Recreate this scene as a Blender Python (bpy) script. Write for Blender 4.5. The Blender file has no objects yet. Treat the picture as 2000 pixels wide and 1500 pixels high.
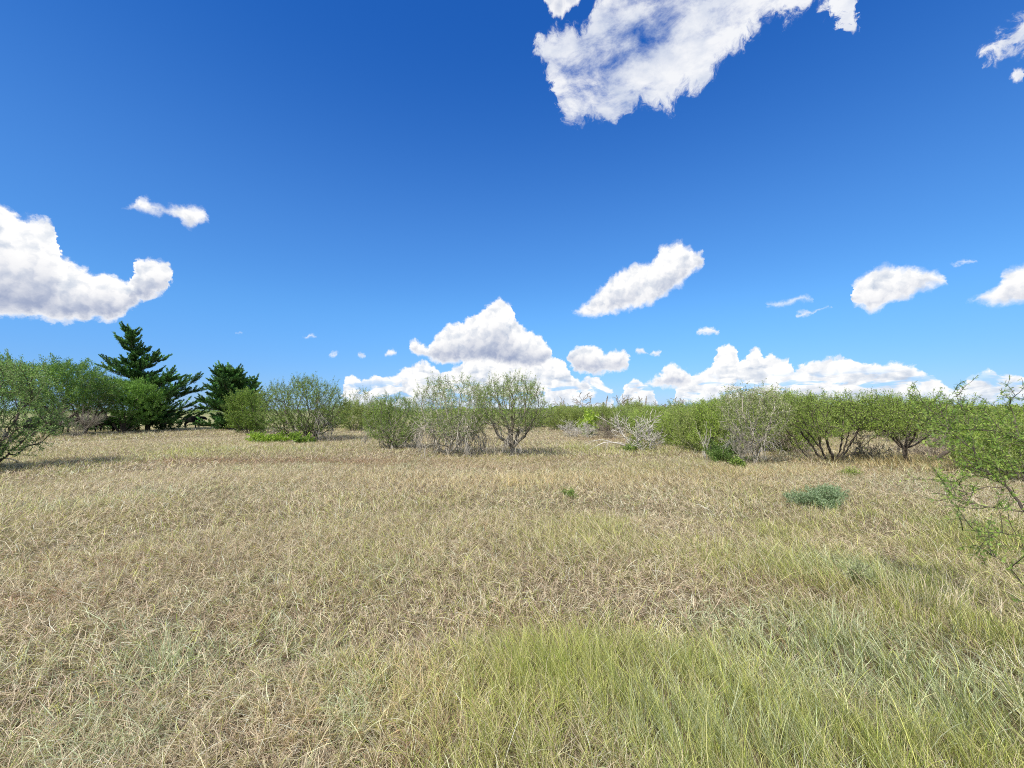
import bpy, math, random
import numpy as np
from mathutils import Vector, Matrix

scene = bpy.context.scene
R = math.radians

# ------------------------------------------------------------ camera
F_PX, CH = 839.0, 1.85                 # focal length in photo pixels (2000 wide), eye height
HORIZON = 803.0
PITCH = math.atan((HORIZON - 750.0) / F_PX)
cam_data = bpy.data.cameras.new("camera")
cam_data.sensor_width = 36.0
cam_data.lens = 36.0 * F_PX / 2000.0
cam_data.clip_start = 0.05
cam_data.clip_end = 12000.0
cam = bpy.data.objects.new("camera", cam_data)
cam.location = (0, 0, CH)
cam.rotation_euler = (R(90) + PITCH, 0, 0)
scene.collection.objects.link(cam)
scene.camera = cam

# ------------------------------------------------------------ render look
scene.view_settings.view_transform = 'Standard'
scene.view_settings.look = 'None'
scene.view_settings.exposure = 0.22
scene.view_settings.gamma = 1.0
scene.cycles.max_bounces = 6
scene.cycles.diffuse_bounces = 3
scene.cycles.glossy_bounces = 2
scene.cycles.transmission_bounces = 4
scene.cycles.transparent_max_bounces = 8
scene.cycles.use_adaptive_sampling = False
scene.cycles.use_denoising = False
scene.cycles.pixel_filter_type = 'BLACKMAN_HARRIS'
scene.cycles.filter_width = 1.05
scene.cycles.sample_clamp_indirect = 4.0

# ------------------------------------------------------------ sun: high, behind the left shoulder
SUN_EL = R(49)
SUN_DIR = Vector((-0.50 * math.cos(SUN_EL), -0.866 * math.cos(SUN_EL), math.sin(SUN_EL)))   # towards the sun
sun_data = bpy.data.lights.new("sun", 'SUN')
sun_data.energy = 4.8
sun_data.angle = R(0.5)
sun_data.color = (1.0, 0.95, 0.86)
sun = bpy.data.objects.new("sun", sun_data)
sun.rotation_euler = (-SUN_DIR).to_track_quat('-Z', 'Y').to_euler()
sun.location = (0, 0, 30)
scene.collection.objects.link(sun)

def pix_dir(u, v):
    """world direction of a point of the photograph (2000 x 1500)"""
    x, y = (u - 1000.0) / F_PX, (750.0 - v) / F_PX
    c, s = math.cos(PITCH), math.sin(PITCH)
    return Vector((x, c - y * s, s + y * c)).normalized()

def pix_azel(u, v):
    d = pix_dir(u, v)
    return math.degrees(math.atan2(d.x, d.y)), math.degrees(math.asin(d.z))

# ------------------------------------------------------------ sky and clouds (world shader, laid out in azimuth / elevation)
world = bpy.data.worlds.new("World")
scene.world = world
world.use_nodes = True
wt = world.node_tree
wt.nodes.clear()

class NT:
    """tiny helper to write node graphs as expressions"""
    def __init__(s, tree): s.t = tree
    def node(s, kind, **kw):
        n = s.t.nodes.new(kind)
        for k, v in kw.items(): setattr(n, k, v)
        return n
    def put(s, sock, val):
        if hasattr(val, 'is_linked'): s.t.links.new(val, sock)
        else: sock.default_value = val
    def m(s, op, a, b=None, c=None, clamp=False):
        n = s.node('ShaderNodeMath', operation=op); n.use_clamp = clamp
        s.put(n.inputs[0], a)
        if b is not None: s.put(n.inputs[1], b)
        if c is not None: s.put(n.inputs[2], c)
        return n.outputs[0]
    def add(s, a, b): return s.m('ADD', a, b)
    def sub(s, a, b): return s.m('SUBTRACT', a, b)
    def mul(s, a, b): return s.m('MULTIPLY', a, b)
    def sep(s, v):
        n = s.node('ShaderNodeSeparateXYZ'); s.put(n.inputs[0], v); return n.outputs
    def comb(s, x, y, z=0.0):
        n = s.node('ShaderNodeCombineXYZ')
        for i, q in enumerate((x, y, z)): s.put(n.inputs[i], q)
        return n.outputs[0]
    def noise(s, v, scale, detail=4.0, rough=0.55, dist=0.0, lac=2.0, col=False):
        n = s.node('ShaderNodeTexNoise'); s.put(n.inputs['Vector'], v)
        n.inputs['Scale'].default_value = scale; n.inputs['Detail'].default_value = detail
        n.inputs['Roughness'].default_value = rough; n.inputs['Distortion'].default_value = dist
        n.inputs['Lacunarity'].default_value = lac
        return n.outputs['Color'] if col else n.outputs[0]
    def smooth(s, x, lo, hi, a=0.0, b=1.0):
        n = s.node('ShaderNodeMapRange', interpolation_type='SMOOTHSTEP')
        for i, q in enumerate((x, lo, hi, a, b)): s.put(n.inputs[i], q)
        return n.outputs[0]
    def mix(s, f, a, b, mode='MIX'):
        n = s.node('ShaderNodeMix', data_type='RGBA', blend_type=mode)
        s.put(n.inputs[0], f); s.put(n.inputs[6], a); s.put(n.inputs[7], b)
        return n.outputs[2]

W = NT(wt)
tc = W.node('ShaderNodeTexCoord')
dx, dy, dz = W.sep(tc.outputs['Generated'])
AZ = W.mul(W.m('ARCTAN2', dx, dy), 57.29578)
EL = W.mul(W.m('ARCSINE', dz), 57.29578)

sky = W.node('ShaderNodeTexSky', sky_type='NISHITA')
sky.sun_disc = False
sky.sun_elevation = SUN_EL
sky.sun_rotation = math.atan2(SUN_DIR.x, SUN_DIR.y)
sky.altitude = 300.0
sky.air_density = 1.0
sky.dust_density = 0.35
sky.ozone_density = 3.0

AZ0, AZ1, EL0, EL1 = -62.0, 62.0, -6.0, 66.0

def edge_curve(pts, az_in):
    """pts: [(azimuth, elevation)] -> elevation socket"""
    n = W.node('ShaderNodeFloatCurve')
    t = W.m('MULTIPLY_ADD', az_in, 1.0 / (AZ1 - AZ0), -AZ0 / (AZ1 - AZ0), clamp=True)
    W.put(n.inputs['Value'], t)
    cv = n.mapping.curves[0]
    P, last = [], -1.0
    for a, e in pts:
        x = min(1.0, max(0.0, (a - AZ0) / (AZ1 - AZ0))); y = min(1.0, max(0.0, (e - EL0) / (EL1 - EL0)))
        if x <= last + 2e-4: x = last + 2e-4
        P.append((x, y)); last = x
    cv.points[0].location = (0.0, P[0][1]); cv.points[1].location = (1.0, P[-1][1])
    for x, y in P:
        cv.points.new(min(x, 0.9999), y)
    for p in cv.points: p.handle_type = 'VECTOR'
    n.mapping.update()
    return W.m('MULTIPLY_ADD', n.outputs[0], EL1 - EL0, EL0)

def interp(pts, u):
    for (a, x), (b, y) in zip(pts, pts[1:]):
        if a <= u <= b: return x + (y - x) * (u - a) / max(1e-6, b - a)
    return pts[0][1] if u < pts[0][0] else pts[-1][1]

def layer(clouds, az_in, el_in):
    """clouds: [(top outline, bottom outline)] in photo points, left to right; returns inside-depth, share of height, thickness"""
    T, B = [(AZ0, EL0)], [(AZ0, EL1)]
    for top, bot in clouds:
        u0, u1 = top[0][0], top[-1][0]
        us = sorted(set([p[0] for p in top] + [p[0] for p in bot]))
        us = [u for u in us if u0 <= u <= u1]
        aL = pix_azel(u0, top[0][1])[0]; aR = pix_azel(u1, top[-1][1])[0]
        T.append((aL - 0.25, EL0)); B.append((aL - 0.25, EL1))
        for u in us:
            a, e = pix_azel(u, interp(top, u)); T.append((a, e))
            a, e = pix_azel(u, interp(bot, u)); B.append((a, e))
        T.append((aR + 0.25, EL0)); B.append((aR + 0.25, EL1))
    T.append((AZ1, EL0)); B.append((AZ1, EL1))
    t, b = edge_curve(T, az_in), edge_curve(B, az_in)
    s = W.m('MINIMUM', W.sub(t, el_in), W.sub(el_in, b))
    th = W.sub(t, b)
    rel = W.m('DIVIDE', W.sub(el_in, b), W.m('MAXIMUM', th, 0.3))
    return s, rel, th

# outlines followed along the photograph
bank_top = [(655,800),(670,753),(680,735),(696,734),(705,746),(733,732),(745,740),(764,739),(782,728),(810,711),(834,707),(852,721),(866,732),(876,725),(894,718),(915,700),(929,693),(946,707),(967,700),(1083,698),(1104,704),(1107,718),(1118,735),(1135,750),(1149,739),(1167,737),(1181,753),(1196,765),(1202,812),(1209,812),(1214,767),(1225,752),(1239,742),(1253,750),(1278,765),(1286,800),(1312,796),(1320,760),(1343,742),(1370,729),(1392,715),(1397,700),(1404,677),(1433,675),(1440,693),(1442,713),(1458,702),(1469,682),(1482,688),(1491,702),(1507,693),(1518,702),(1541,704),(1534,729),(1520,747),(1546,751),(1552,722),(1575,712),(1595,706),(1631,697),(1662,702),(1680,715),(1703,711),(1730,715),(1761,711),(1788,720),(1811,729),(1820,738),(1838,747),(1860,762),(1876,760),(1892,742),(1916,735),(1920,720),(1934,722),(1941,738),(1968,733),(1995,742),(2040,750),(2090,760)]
bank_bot = [(655,812),(2090,812)]
left_top = [(-60,395),(0,400),(14,406),(35,425),(42,441),(47,429),(68,425),(86,426),(103,434),(110,445),(114,504),(133,503),(147,513),(168,530),(184,534),(203,533),(222,537),(231,548),(245,552),(255,550),(260,511),(273,504),(292,505),(310,511),(330,517),(343,530)]
left_bot = [(-60,612),(0,619),(47,618),(82,623),(112,629),(145,629),(182,618),(208,628),(233,623),(247,607),(257,597),(280,590),(301,579),(327,567),(336,551),(343,532)]
big_top = [(794,678),(800,665),(813,662),(827,672),(838,679),(845,665),(859,648),(880,634),(900,632),(915,620),(932,613),(950,599),(964,592),(978,582),(988,590),(1001,598),(1003,622),(1020,641),(1041,651),(1058,658),(1069,672),(1083,688)]
big_bot = [(794,682),(810,693),(845,704),(873,711),(897,709),(915,706),(960,708),(1020,720),(1060,715),(1083,695)]
mid2_top = [(1104,697),(1115,683),(1140,673),(1165,677),(1180,692),(1200,683),(1220,684),(1232,702)]
mid2_bot = [(1104,703),(1120,722),(1150,730),(1175,730),(1200,727),(1225,720),(1232,706)]
mid3_top = [(1250,752),(1270,742),(1290,730),(1303,708),(1320,713),(1335,722),(1350,724),(1354,742)]
mid3_bot = [(1250,755),(1300,758),(1340,756),(1354,748)]
diag_top = [(1112,604),(1127,603),(1145,590),(1165,568),(1185,552),(1195,537),(1220,525),(1245,513),(1262,517),(1280,505),(1285,487),(1295,480),(1315,475),(1328,471),(1345,482),(1360,490),(1372,487),(1380,503)]
diag_bot = [(1112,607),(1130,618),(1155,620),(1200,610),(1245,602),(1285,590),(1310,572),(1335,552),(1350,540),(1372,525),(1380,508)]
sm_top = [(235,401),(245,396),(268,392),(274,380),(290,382),(297,394),(320,398),(340,402),(355,400),(368,398),(385,402),(405,415),(412,430)]
sm_bot = [(235,404),(270,416),(300,420),(325,416),(345,430),(365,444),(390,443),(400,438),(412,436)]
rt_top = [(1658,558),(1671,544),(1694,535),(1703,522),(1739,517),(1766,520),(1802,524),(1838,531),(1856,556)]
rt_bot = [(1658,562),(1662,594),(1703,612),(1721,607),(1730,598),(1775,585),(1797,571),(1838,562),(1856,560)]
fr_top = [(1883,589),(1919,572),(1946,553),(1955,535),(1982,522),(2000,520),(2060,515)]
fr_bot = [(1883,592),(1919,594),(1937,598),(2000,592),(2060,590)]
th1 = ([(1497,590),(1530,585),(1550,578),(1575,576),(1597,580)], [(1497,600),(1520,602),(1550,595),(1580,588),(1597,585)])
th2 = ([(1552,613),(1565,604),(1590,603),(1630,599)], [(1552,620),(1575,618),(1600,609),(1630,604)])
th3 = ([(1355,646),(1370,640),(1390,638),(1410,646)], [(1355,654),(1375,657),(1400,656),(1410,652)])
th4 = ([(1353,630),(1380,622),(1402,622)], [(1353,637),(1380,636),(1402,630)])
tiny = lambda u, v, w, h: ([(u - w, v + h * .4), (u - w * .3, v - h), (u + w * .5, v - h * .8), (u + w, v)], [(u - w, v + h * .7), (u, v + h), (u + w, v + h * .6)])
top_top = [(1040,92),(1050,68),(1070,62),(1095,45),(1110,40),(1130,52),(1145,25),(1165,-10),(1200,-70),(1400,-120),(1600,-70),(1660,-40),(1670,0)]
top_bot = [(1036,104),(1050,125),(1066,150),(1078,180),(1088,222),(1108,250),(1133,257),(1150,242),(1186,245),(1210,238),(1217,224),(1238,217),(1259,210),(1277,224),(1298,226),(1315,206),(1333,189),(1350,175),(1371,189),(1389,165),(1402,147),(1420,133),(1455,115),(1466,80),(1490,52),(1525,38),(1543,48),(1560,30),(1595,12),(1615,25),(1630,62),(1637,97),(1650,92),(1658,75),(1668,50),(1670,10)]
cor_top = [(1891,99),(1909,70),(1923,61),(1947,35),(1974,12),(1990,0),(2050,-60),(2120,-90)]
cor_bot = [(1891,102),(1900,103),(1916,98),(1937,119),(1958,108),(2000,94),(2060,85),(2120,70)]
tl = ([(1060,-20),(1065,-60),(1130,-70),(1140,-20)], [(1060,5),(1080,28),(1095,38),(1112,20),(1140,-5)])

P0 = W.comb(AZ, EL)
# lumpy displacement of the outlines: broad lobes, then cauliflower, then fine fraying
def voro(v, scale, detail, rough=0.5):
    n = W.node('ShaderNodeTexVoronoi', voronoi_dimensions='2D', feature='F1')
    n.normalize = True
    W.put(n.inputs['Vector'], v); n.inputs['Scale'].default_value = scale
    n.inputs['Detail'].default_value = detail; n.inputs['Roughness'].default_value = rough
    return n.outputs['Distance']
def shifted(v, x, y):
    n = W.node('ShaderNodeVectorMath', operation='ADD'); W.put(n.inputs[0], v); W.put(n.inputs[1], (x, y, 0.0) if not hasattr(x, 'is_linked') else x)
    return n.outputs[0]
def warp(v, scale, detail, rough, ax, ay):
    n = W.node('ShaderNodeVectorMath', operation='MULTIPLY_ADD')
    W.put(n.inputs[0], W.noise(v, scale, detail, rough, col=True)); n.inputs[1].default_value = (ax, ay, 0); n.inputs[2].default_value = (-ax / 2, -ay / 2, 0)
    return shifted(v, n.outputs[0], 0)
PW = warp(P0, 0.9, 5.0, 0.62, 1.7, 1.5)
pwx, pwy, _z = W.sep(PW)
PV = warp(P0, 0.8, 4.0, 0.6, 1.3, 1.0)
def height(p):
    return W.m('MULTIPLY_ADD', voro(p, 0.42, 2.0, 0.5), -0.75, W.mul(W.noise(p, 1.6, 4.0, 0.6), 0.28))
puff = W.sub(0.62, voro(PW, 0.85, 3.0, 0.55))            # ~ -0.4 .. 0.6, round lobes
H0 = height(PV)
lit_side = W.sub(H0, height(shifted(PV, -0.42, 0.55)))   # positive where a lobe faces the sun, negative where it turns away
broad = W.smooth(W.noise(shifted(PV, 31.0, 7.0), 0.42, 3.0, 0.5), 0.44, 0.66)
crease = W.smooth(voro(PV, 0.42, 2.0, 0.5), 0.35, 0.85)

def comp(col, clouds, az_in, el_in, soft, amp, base_shade, dens=1.0, relief=1.0, extra=None):
    s, rel, th = layer(clouds, az_in, el_in)
    k = W.m('MULTIPLY', th, 0.30, clamp=True)
    s2 = W.add(s, W.mul(W.mul(puff, amp), k))
    a = W.mul(W.smooth(s2, 0.0, soft), dens)
    body = W.smooth(s2, 0.0, 1.4)
    sh = W.smooth(rel, 0.0, 0.8, 1.0, 0.0)                      # flat undersides, their shade painted in as grey
    g = W.m('MULTIPLY_ADD', lit_side, -2.1 * relief, W.mul(W.mul(crease, body), 0.35 * relief))
    g = W.add(g, W.mul(W.mul(broad, body), 0.42))
    if extra is not None: g = W.add(g, W.mul(extra, body))
    g = W.m('ADD', g, 0.02, clamp=True)
    cc = W.mix(g, (1.08, 1.07, 1.055, 1), (0.56, 0.64, 0.77, 1))  # sunlit white and shaded blue grey painted into the cloud colour
    g2 = W.mul(W.mul(sh, body), W.m('MULTIPLY_ADD', lit_side, -1.4, base_shade))
    cc = W.mix(W.m('MAXIMUM', g2, 0.0, clamp=True), cc, (0.37, 0.43, 0.60, 1))
    return W.mix(a, col, cc)

# the model's sky brought to the photograph's exposure and its deeper, purer blue
sc_ = W.node('ShaderNodeVectorMath', operation='SCALE'); W.put(sc_.inputs[0], sky.outputs[0]); sc_.inputs['Scale'].default_value = 0.0865
sr, sg, sb = W.sep(sc_.outputs[0])
hi_ = W.smooth(EL, 20.0, 46.0); lo_ = W.smooth(EL, 1.0, 14.0, 1.0, 0.0)
col = W.comb(W.mul(W.mul(W.m('POWER', sr, 1.22), 1.12), W.m('SUBTRACT', W.m('MULTIPLY_ADD', hi_, -0.58, 1.0), W.mul(lo_, 0.30))),
             W.mul(W.mul(W.m('POWER', sg, 0.98), 1.42), W.m('SUBTRACT', W.m('MULTIPLY_ADD', hi_, -0.27, 1.0), W.mul(lo_, 0.29))),
             W.mul(W.mul(W.m('POWER', sb, 0.68), 1.60), W.m('SUBTRACT', W.m('MULTIPLY_ADD', hi_, -0.12, 1.0), W.mul(lo_, 0.10))))
streak = W.mul(W.smooth(W.noise(W.comb(W.mul(AZ, 0.17), W.mul(EL, 0.75)), 1.0, 5.0, 0.6, 0.9), 0.50, 0.70), 0.60)
gap = W.mul(W.smooth(W.noise(W.comb(W.mul(AZ, 0.30), W.mul(EL, 0.85), 4.0), 1.0, 4.0, 0.55, 0.5), 0.50, 0.61), W.smooth(EL, 2.4, 4.8, 1.0, 0.0))
bank_d = W.mul(W.smooth(EL, -0.5, 2.6, 0.45, 1.0), W.m('MULTIPLY_ADD', gap, -0.92, 1.0))
col = comp(col, [(bank_top, bank_bot)], pwx, pwy, 0.42, 0.9, 0.12, dens=bank_d, extra=streak)
col = comp(col, [(left_top, left_bot), tiny(467,650,9,4), tiny(605,656,16,5), tiny(652,692,14,6), tiny(706,693,15,7), tiny(765,690,15,9), (big_top, big_bot), (mid2_top, mid2_bot), (mid3_top, mid3_bot), th2], pwx, pwy, 0.62, 0.9, 0.95, relief=1.1)
col = comp(col, [(sm_top, sm_bot), (diag_top, diag_bot), th1, (rt_top, rt_bot), (fr_top, fr_bot)], pwx, pwy, 0.95, 0.9, 0.45)
# high, ragged cloud: noise laid on a flat cloud deck so that it stretches overhead as a real one does
inv = W.m('DIVIDE', 1.0, W.m('MAXIMUM', dz, 0.12))
DK = W.comb(W.mul(dx, inv), W.mul(dy, inv))
dkn = W.noise(DK, 2.6, 9.0, 0.62, 0.5)
dkf = W.noise(DK, 9.0, 8.0, 0.66, 0.3)
PH = warp(warp(P0, 0.16, 3.0, 0.6, 5.0, 5.0), 0.6, 8.0, 0.72, 4.6, 4.6)
phx, phy, _z = W.sep(PH)
s_, r_, t_ = layer([(top_top, top_bot), (cor_top, cor_bot)], phx, phy)
rag = W.add(W.mul(W.sub(dkn, 0.5), 9.0), W.mul(W.sub(dkf, 0.5), 6.0))
lim = W.m('MINIMUM', W.mul(s_, 2.6), W.smooth(AZ, 30.0, 40.0, 1.75, 3.4))
a_ = W.mul(W.smooth(W.add(lim, rag), -0.2, 2.4), W.smooth(s_, -0.3, 1.5))
fl = W.noise(DK, 4.5, 6.0, 0.6, 0.2)
g_ = W.m('MULTIPLY_ADD', W.sub(fl, 0.5), -3.0, W.smooth(s_, 0.5, 9.0, 0.15, 0.72), clamp=True)
cc_ = W.mix(g_, (0.97, 0.98, 1.0, 1), (0.40, 0.50, 0.72, 1))  # bright rim and grey shading drawn into the ragged cloud's colour
col = W.mix(W.mul(a_, 0.95), col, cc_)
col = comp(col, [tiny(85,690,8,3), tl, tiny(1250,686,13,8), tiny(1283,690,14,8), th3, tiny(1886,512,34,6), tiny(1988,145,24,17)], pwx, pwy, 0.5, 0.4, 0.4, 0.9)
# unseen broken cumulus added overhead and behind, to whiten the blue fill light
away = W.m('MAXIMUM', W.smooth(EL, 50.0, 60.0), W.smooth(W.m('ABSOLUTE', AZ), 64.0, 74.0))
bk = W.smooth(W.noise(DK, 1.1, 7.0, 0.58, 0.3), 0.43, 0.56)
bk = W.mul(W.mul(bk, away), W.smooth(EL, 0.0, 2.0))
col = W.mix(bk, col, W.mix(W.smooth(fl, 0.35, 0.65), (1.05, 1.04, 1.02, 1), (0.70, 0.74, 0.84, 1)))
fin = W.node('ShaderNodeVectorMath', operation='SCALE'); W.put(fin.inputs[0], col); fin.inputs['Scale'].default_value = 8.5
col = fin.outputs[0]

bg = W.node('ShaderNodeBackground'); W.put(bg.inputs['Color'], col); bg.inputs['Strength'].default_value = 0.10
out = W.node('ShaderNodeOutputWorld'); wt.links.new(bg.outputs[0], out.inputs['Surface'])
world.cycles.sampling_method = 'MANUAL'
world.cycles.sample_map_resolution = 512

# ============================================================ helpers
COL = scene.collection
rng = np.random.default_rng(7)

def hash2(ix, iy, seed):
    h = (ix.astype(np.int64) * 374761393 + iy.astype(np.int64) * 668265263 + seed * 974711) & 0x7fffffff
    h = ((h ^ (h >> 13)) * 1274126177) & 0x7fffffff
    return ((h ^ (h >> 16)) & 0xffff) / 65535.0

def vnoise(x, y, seed=0):
    x = np.asarray(x, float); y = np.asarray(y, float)
    ix, iy = np.floor(x), np.floor(y)
    fx, fy = x - ix, y - iy
    fx, fy = fx * fx * (3 - 2 * fx), fy * fy * (3 - 2 * fy)
    a, b = hash2(ix, iy, seed), hash2(ix + 1, iy, seed)
    c, d = hash2(ix, iy + 1, seed), hash2(ix + 1, iy + 1, seed)
    return (a * (1 - fx) + b * fx) * (1 - fy) + (c * (1 - fx) + d * fx) * fy

def fbm(x, y, seed=0, octs=4):
    v, amp, tot = 0.0, 1.0, 0.0
    for o in range(octs):
        v = v + amp * vnoise(x * 2 ** o + 17.3 * o, y * 2 ** o - 9.1 * o, seed + o); tot += amp; amp *= 0.5
    return v / tot

def ground_z(x, y):
    x = np.asarray(x, float); y = np.asarray(y, float)
    r = np.hypot(x, y)
    near = np.clip(1 - r / 90.0, 0, 1)
    z = (fbm(x / 7.0 + 40, y / 7.0 + 40, 3, 3) - 0.5) * 0.16 * near + (vnoise(x / 1.3, y / 1.3, 9) - 0.5) * 0.035 * near
    # long, low swells far out
    z = z + np.clip((r - 250) / 2500.0, 0, 1) * 10.0 * (vnoise(x / 700.0 + 5.2, y / 700.0 + 3.7, 21) - 0.35)
    return z

def gz(x, y): return float(ground_z(np.array([x]), np.array([y]))[0])

def at(u, depth):
    """point on the ground in the direction of photo column u, 'depth' metres ahead"""
    x = (u - 1000.0) / F_PX * depth
    return x, depth

def ground_at(u, v, top=0.16):
    """ground point seen at a point of the photograph (grass tops stand 'top' above the soil)"""
    d = pix_dir(u, v)
    t = (CH - top) / max(1e-4, -d.z)
    return d.x * t, d.y * t

def mesh_object(name, verts, faces_flat, loop_totals, mat, parent=None, colors=None, smooth=True, loc=None):
    """verts (n,3); faces as one flat index array plus the vertex count of each face"""
    me = bpy.data.meshes.new(name)
    verts = np.asarray(verts, np.float32); faces_flat = np.asarray(faces_flat, np.int32); loop_totals = np.asarray(loop_totals, np.int32)
    me.vertices.add(len(verts)); me.vertices.foreach_set("co", verts.ravel())
    me.loops.add(len(faces_flat)); me.loops.foreach_set("vertex_index", faces_flat)
    me.polygons.add(len(loop_totals))
    starts = np.concatenate([[0], np.cumsum(loop_totals)[:-1]]).astype(np.int32)
    me.polygons.foreach_set("loop_start", starts); me.polygons.foreach_set("loop_total", loop_totals)
    if smooth: me.polygons.foreach_set("use_smooth", np.ones(len(loop_totals), bool))
    if colors is not None:
        at_ = me.color_attributes.new("tint", 'FLOAT_COLOR', 'POINT')
        c4 = np.ones((len(verts), 4), np.float32); c4[:, :3] = colors
        at_.data.foreach_set("color", c4.ravel())
    me.update(calc_edges=True)
    if mat: me.materials.append(mat)
    o = bpy.data.objects.new(name, me)
    COL.objects.link(o)
    if parent: o.parent = parent
    if loc is not None: o.location = loc
    return o

def tag(o, label=None, cat=None, group=None, kind=None):
    if label: o["label"] = label
    if cat: o["category"] = cat
    if group: o["group"] = group
    if kind: o["kind"] = kind
    return o

def empty(name, loc, rz=0.0, scale=(1, 1, 1)):
    o = bpy.data.objects.new(name, None); o.empty_display_size = 0.3
    COL.objects.link(o); o.location = loc; o.rotation_euler = (0, 0, rz); o.scale = scale
    return o

# ============================================================ materials
def new_mat(name):
    m = bpy.data.materials.new(name); m.use_nodes = True
    m.node_tree.nodes.clear()
    return m, NT(m.node_tree)

def finish(n, shader):
    o = n.node('ShaderNodeOutputMaterial'); n.t.links.new(shader, o.inputs['Surface'])

def leaf_material(name, tone=(1, 1, 1), trans=0.35, use_tint=True, base=(0.1, 0.15, 0.03), rough=0.55, scale=1.2, var=0.35):
    m, n = new_mat(name)
    if use_tint:
        a = n.node('ShaderNodeAttribute', attribute_name="tint"); c = a.outputs['Color']
    else:
        c = base + (1,)
    geo = n.node('ShaderNodeNewGeometry')
    f = n.noise(geo.outputs['Position'], scale, 4.0, 0.6)
    k = n.m('MULTIPLY_ADD', f, var * 2, 1.0 - var)
    sc = n.node('ShaderNodeVectorMath', operation='SCALE'); n.put(sc.inputs[0], c); n.put(sc.inputs['Scale'], k)
    tn = n.node('ShaderNodeVectorMath', operation='MULTIPLY'); n.put(tn.inputs[0], sc.outputs[0]); tn.inputs[1].default_value = tone
    c = tn.outputs[0]
    p = n.node('ShaderNodeBsdfPrincipled'); n.put(p.inputs['Base Color'], c)
    p.inputs['Roughness'].default_value = rough
    p.inputs['Specular IOR Level'].default_value = 0.3
    t = n.node('ShaderNodeBsdfTranslucent')
    bright = n.node('ShaderNodeVectorMath', operation='MULTIPLY'); n.put(bright.inputs[0], c); bright.inputs[1].default_value = (1.25, 1.35, 0.8)
    n.put(t.inputs['Color'], bright.outputs[0])
    mx = n.node('ShaderNodeMixShader'); mx.inputs[0].default_value = trans
    n.t.links.new(p.outputs[0], mx.inputs[1]); n.t.links.new(t.outputs[0], mx.inputs[2])
    finish(n, mx.outputs[0])
    return m

def bark_material(name, c1, c2, scale=9.0):
    m, n = new_mat(name)
    tcn = n.node('ShaderNodeTexCoord')
    mp = n.node('ShaderNodeMapping'); n.put(mp.inputs[0], tcn.outputs['Object']); mp.inputs['Scale'].default_value = (1, 1, 0.25)
    f = n.noise(mp.outputs[0], scale, 6.0, 0.65, 0.4)
    g = n.noise(tcn.outputs['Object'], 1.7, 3.0, 0.5)
    k = n.smooth(n.m('MULTIPLY_ADD', g, 0.6, n.mul(f, 0.7)), 0.45, 0.85)
    c = n.mix(k, c1 + (1,), c2 + (1,))
    p = n.node('ShaderNodeBsdfPrincipled'); n.put(p.inputs['Base Color'], c); p.inputs['Roughness'].default_value = 0.9
    p.inputs['Specular IOR Level'].default_value = 0.15
    b = n.node('ShaderNodeBump'); b.inputs['Strength'].default_value = 0.5; b.inputs['Distance'].default_value = 0.02
    n.put(b.inputs['Height'], f); n.t.links.new(b.outputs[0], p.inputs['Normal'])
    finish(n, p.outputs[0])
    return m

M = {}
M['grass'] = leaf_material("grass_blade", trans=0.30, rough=0.6, scale=0.9, var=0.16)
M['leaf'] = leaf_material("leaf", trans=0.35, scale=1.1, var=0.30)
M['cedar'] = leaf_material("cedar_leaf", trans=0.12, scale=1.3, var=0.4)
M['bark_dark'] = bark_material("dark_bark", (0.05, 0.040, 0.032), (0.16, 0.13, 0.105))
M['bark_grey'] = bark_material("grey_bark", (0.13, 0.11, 0.085), (0.40, 0.36, 0.29))
M['bark_pale'] = bark_material("pale_dead_wood", (0.34, 0.31, 0.26), (0.74, 0.70, 0.62))
M['bark_mid'] = bark_material("weathered_branches", (0.24, 0.215, 0.175), (0.56, 0.51, 0.43))
M['bark_twig'] = bark_material("dead_twigs", (0.15, 0.12, 0.09), (0.42, 0.36, 0.28))

# ground: one sheet to the horizon, thatch and soil near by, dry range and brush colours far out
def ground_material():
    m, n = new_mat("ground")
    geo = n.node('ShaderNodeNewGeometry'); P = geo.outputs['Position']
    fine = n.noise(P, 34.0, 6.0, 0.7, 0.6)
    mid = n.noise(P, 3.2, 5.0, 0.6)
    big = n.noise(P, 0.11, 4.0, 0.55)
    far = n.noise(P, 0.03, 5.0, 0.6)
    a = n.mix(n.smooth(fine, 0.32, 0.68), (0.06, 0.045, 0.028, 1), (0.26, 0.20, 0.125, 1))
    b = n.mix(n.smooth(mid, 0.4, 0.7), a, (0.20, 0.155, 0.10, 1))
    c = n.mix(n.mul(n.smooth(big, 0.42, 0.66), 0.45), b, (0.20, 0.20, 0.075, 1))
    v = n.node('ShaderNodeVectorMath', operation='LENGTH'); n.put(v.inputs[0], P)
    fk = n.smooth(v.outputs['Value'], 35.0, 80.0)
    range_c = n.mix(n.smooth(n.noise(P, 0.22, 6.0, 0.65), 0.4, 0.62), (0.36, 0.32, 0.17, 1), (0.20, 0.23, 0.08, 1))
    range_c = n.mix(n.smooth(v.outputs['Value'], 120.0, 500.0), range_c, n.mix(n.smooth(far, 0.4, 0.6), (0.12, 0.15, 0.05, 1), (0.20, 0.21, 0.09, 1)))
    c = n.mix(fk, c, range_c)
    p = n.node('ShaderNodeBsdfPrincipled'); n.put(p.inputs['Base Color'], c); p.inputs['Roughness'].default_value = 0.95
    p.inputs['Specular IOR Level'].default_value = 0.1
    bp = n.node('ShaderNodeBump'); bp.inputs['Strength'].default_value = 0.7; bp.inputs['Distance'].default_value = 0.05
    n.put(bp.inputs['Height'], fine); n.t.links.new(bp.outputs[0], p.inputs['Normal'])
    finish(n, p.outputs[0])
    return m

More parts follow.
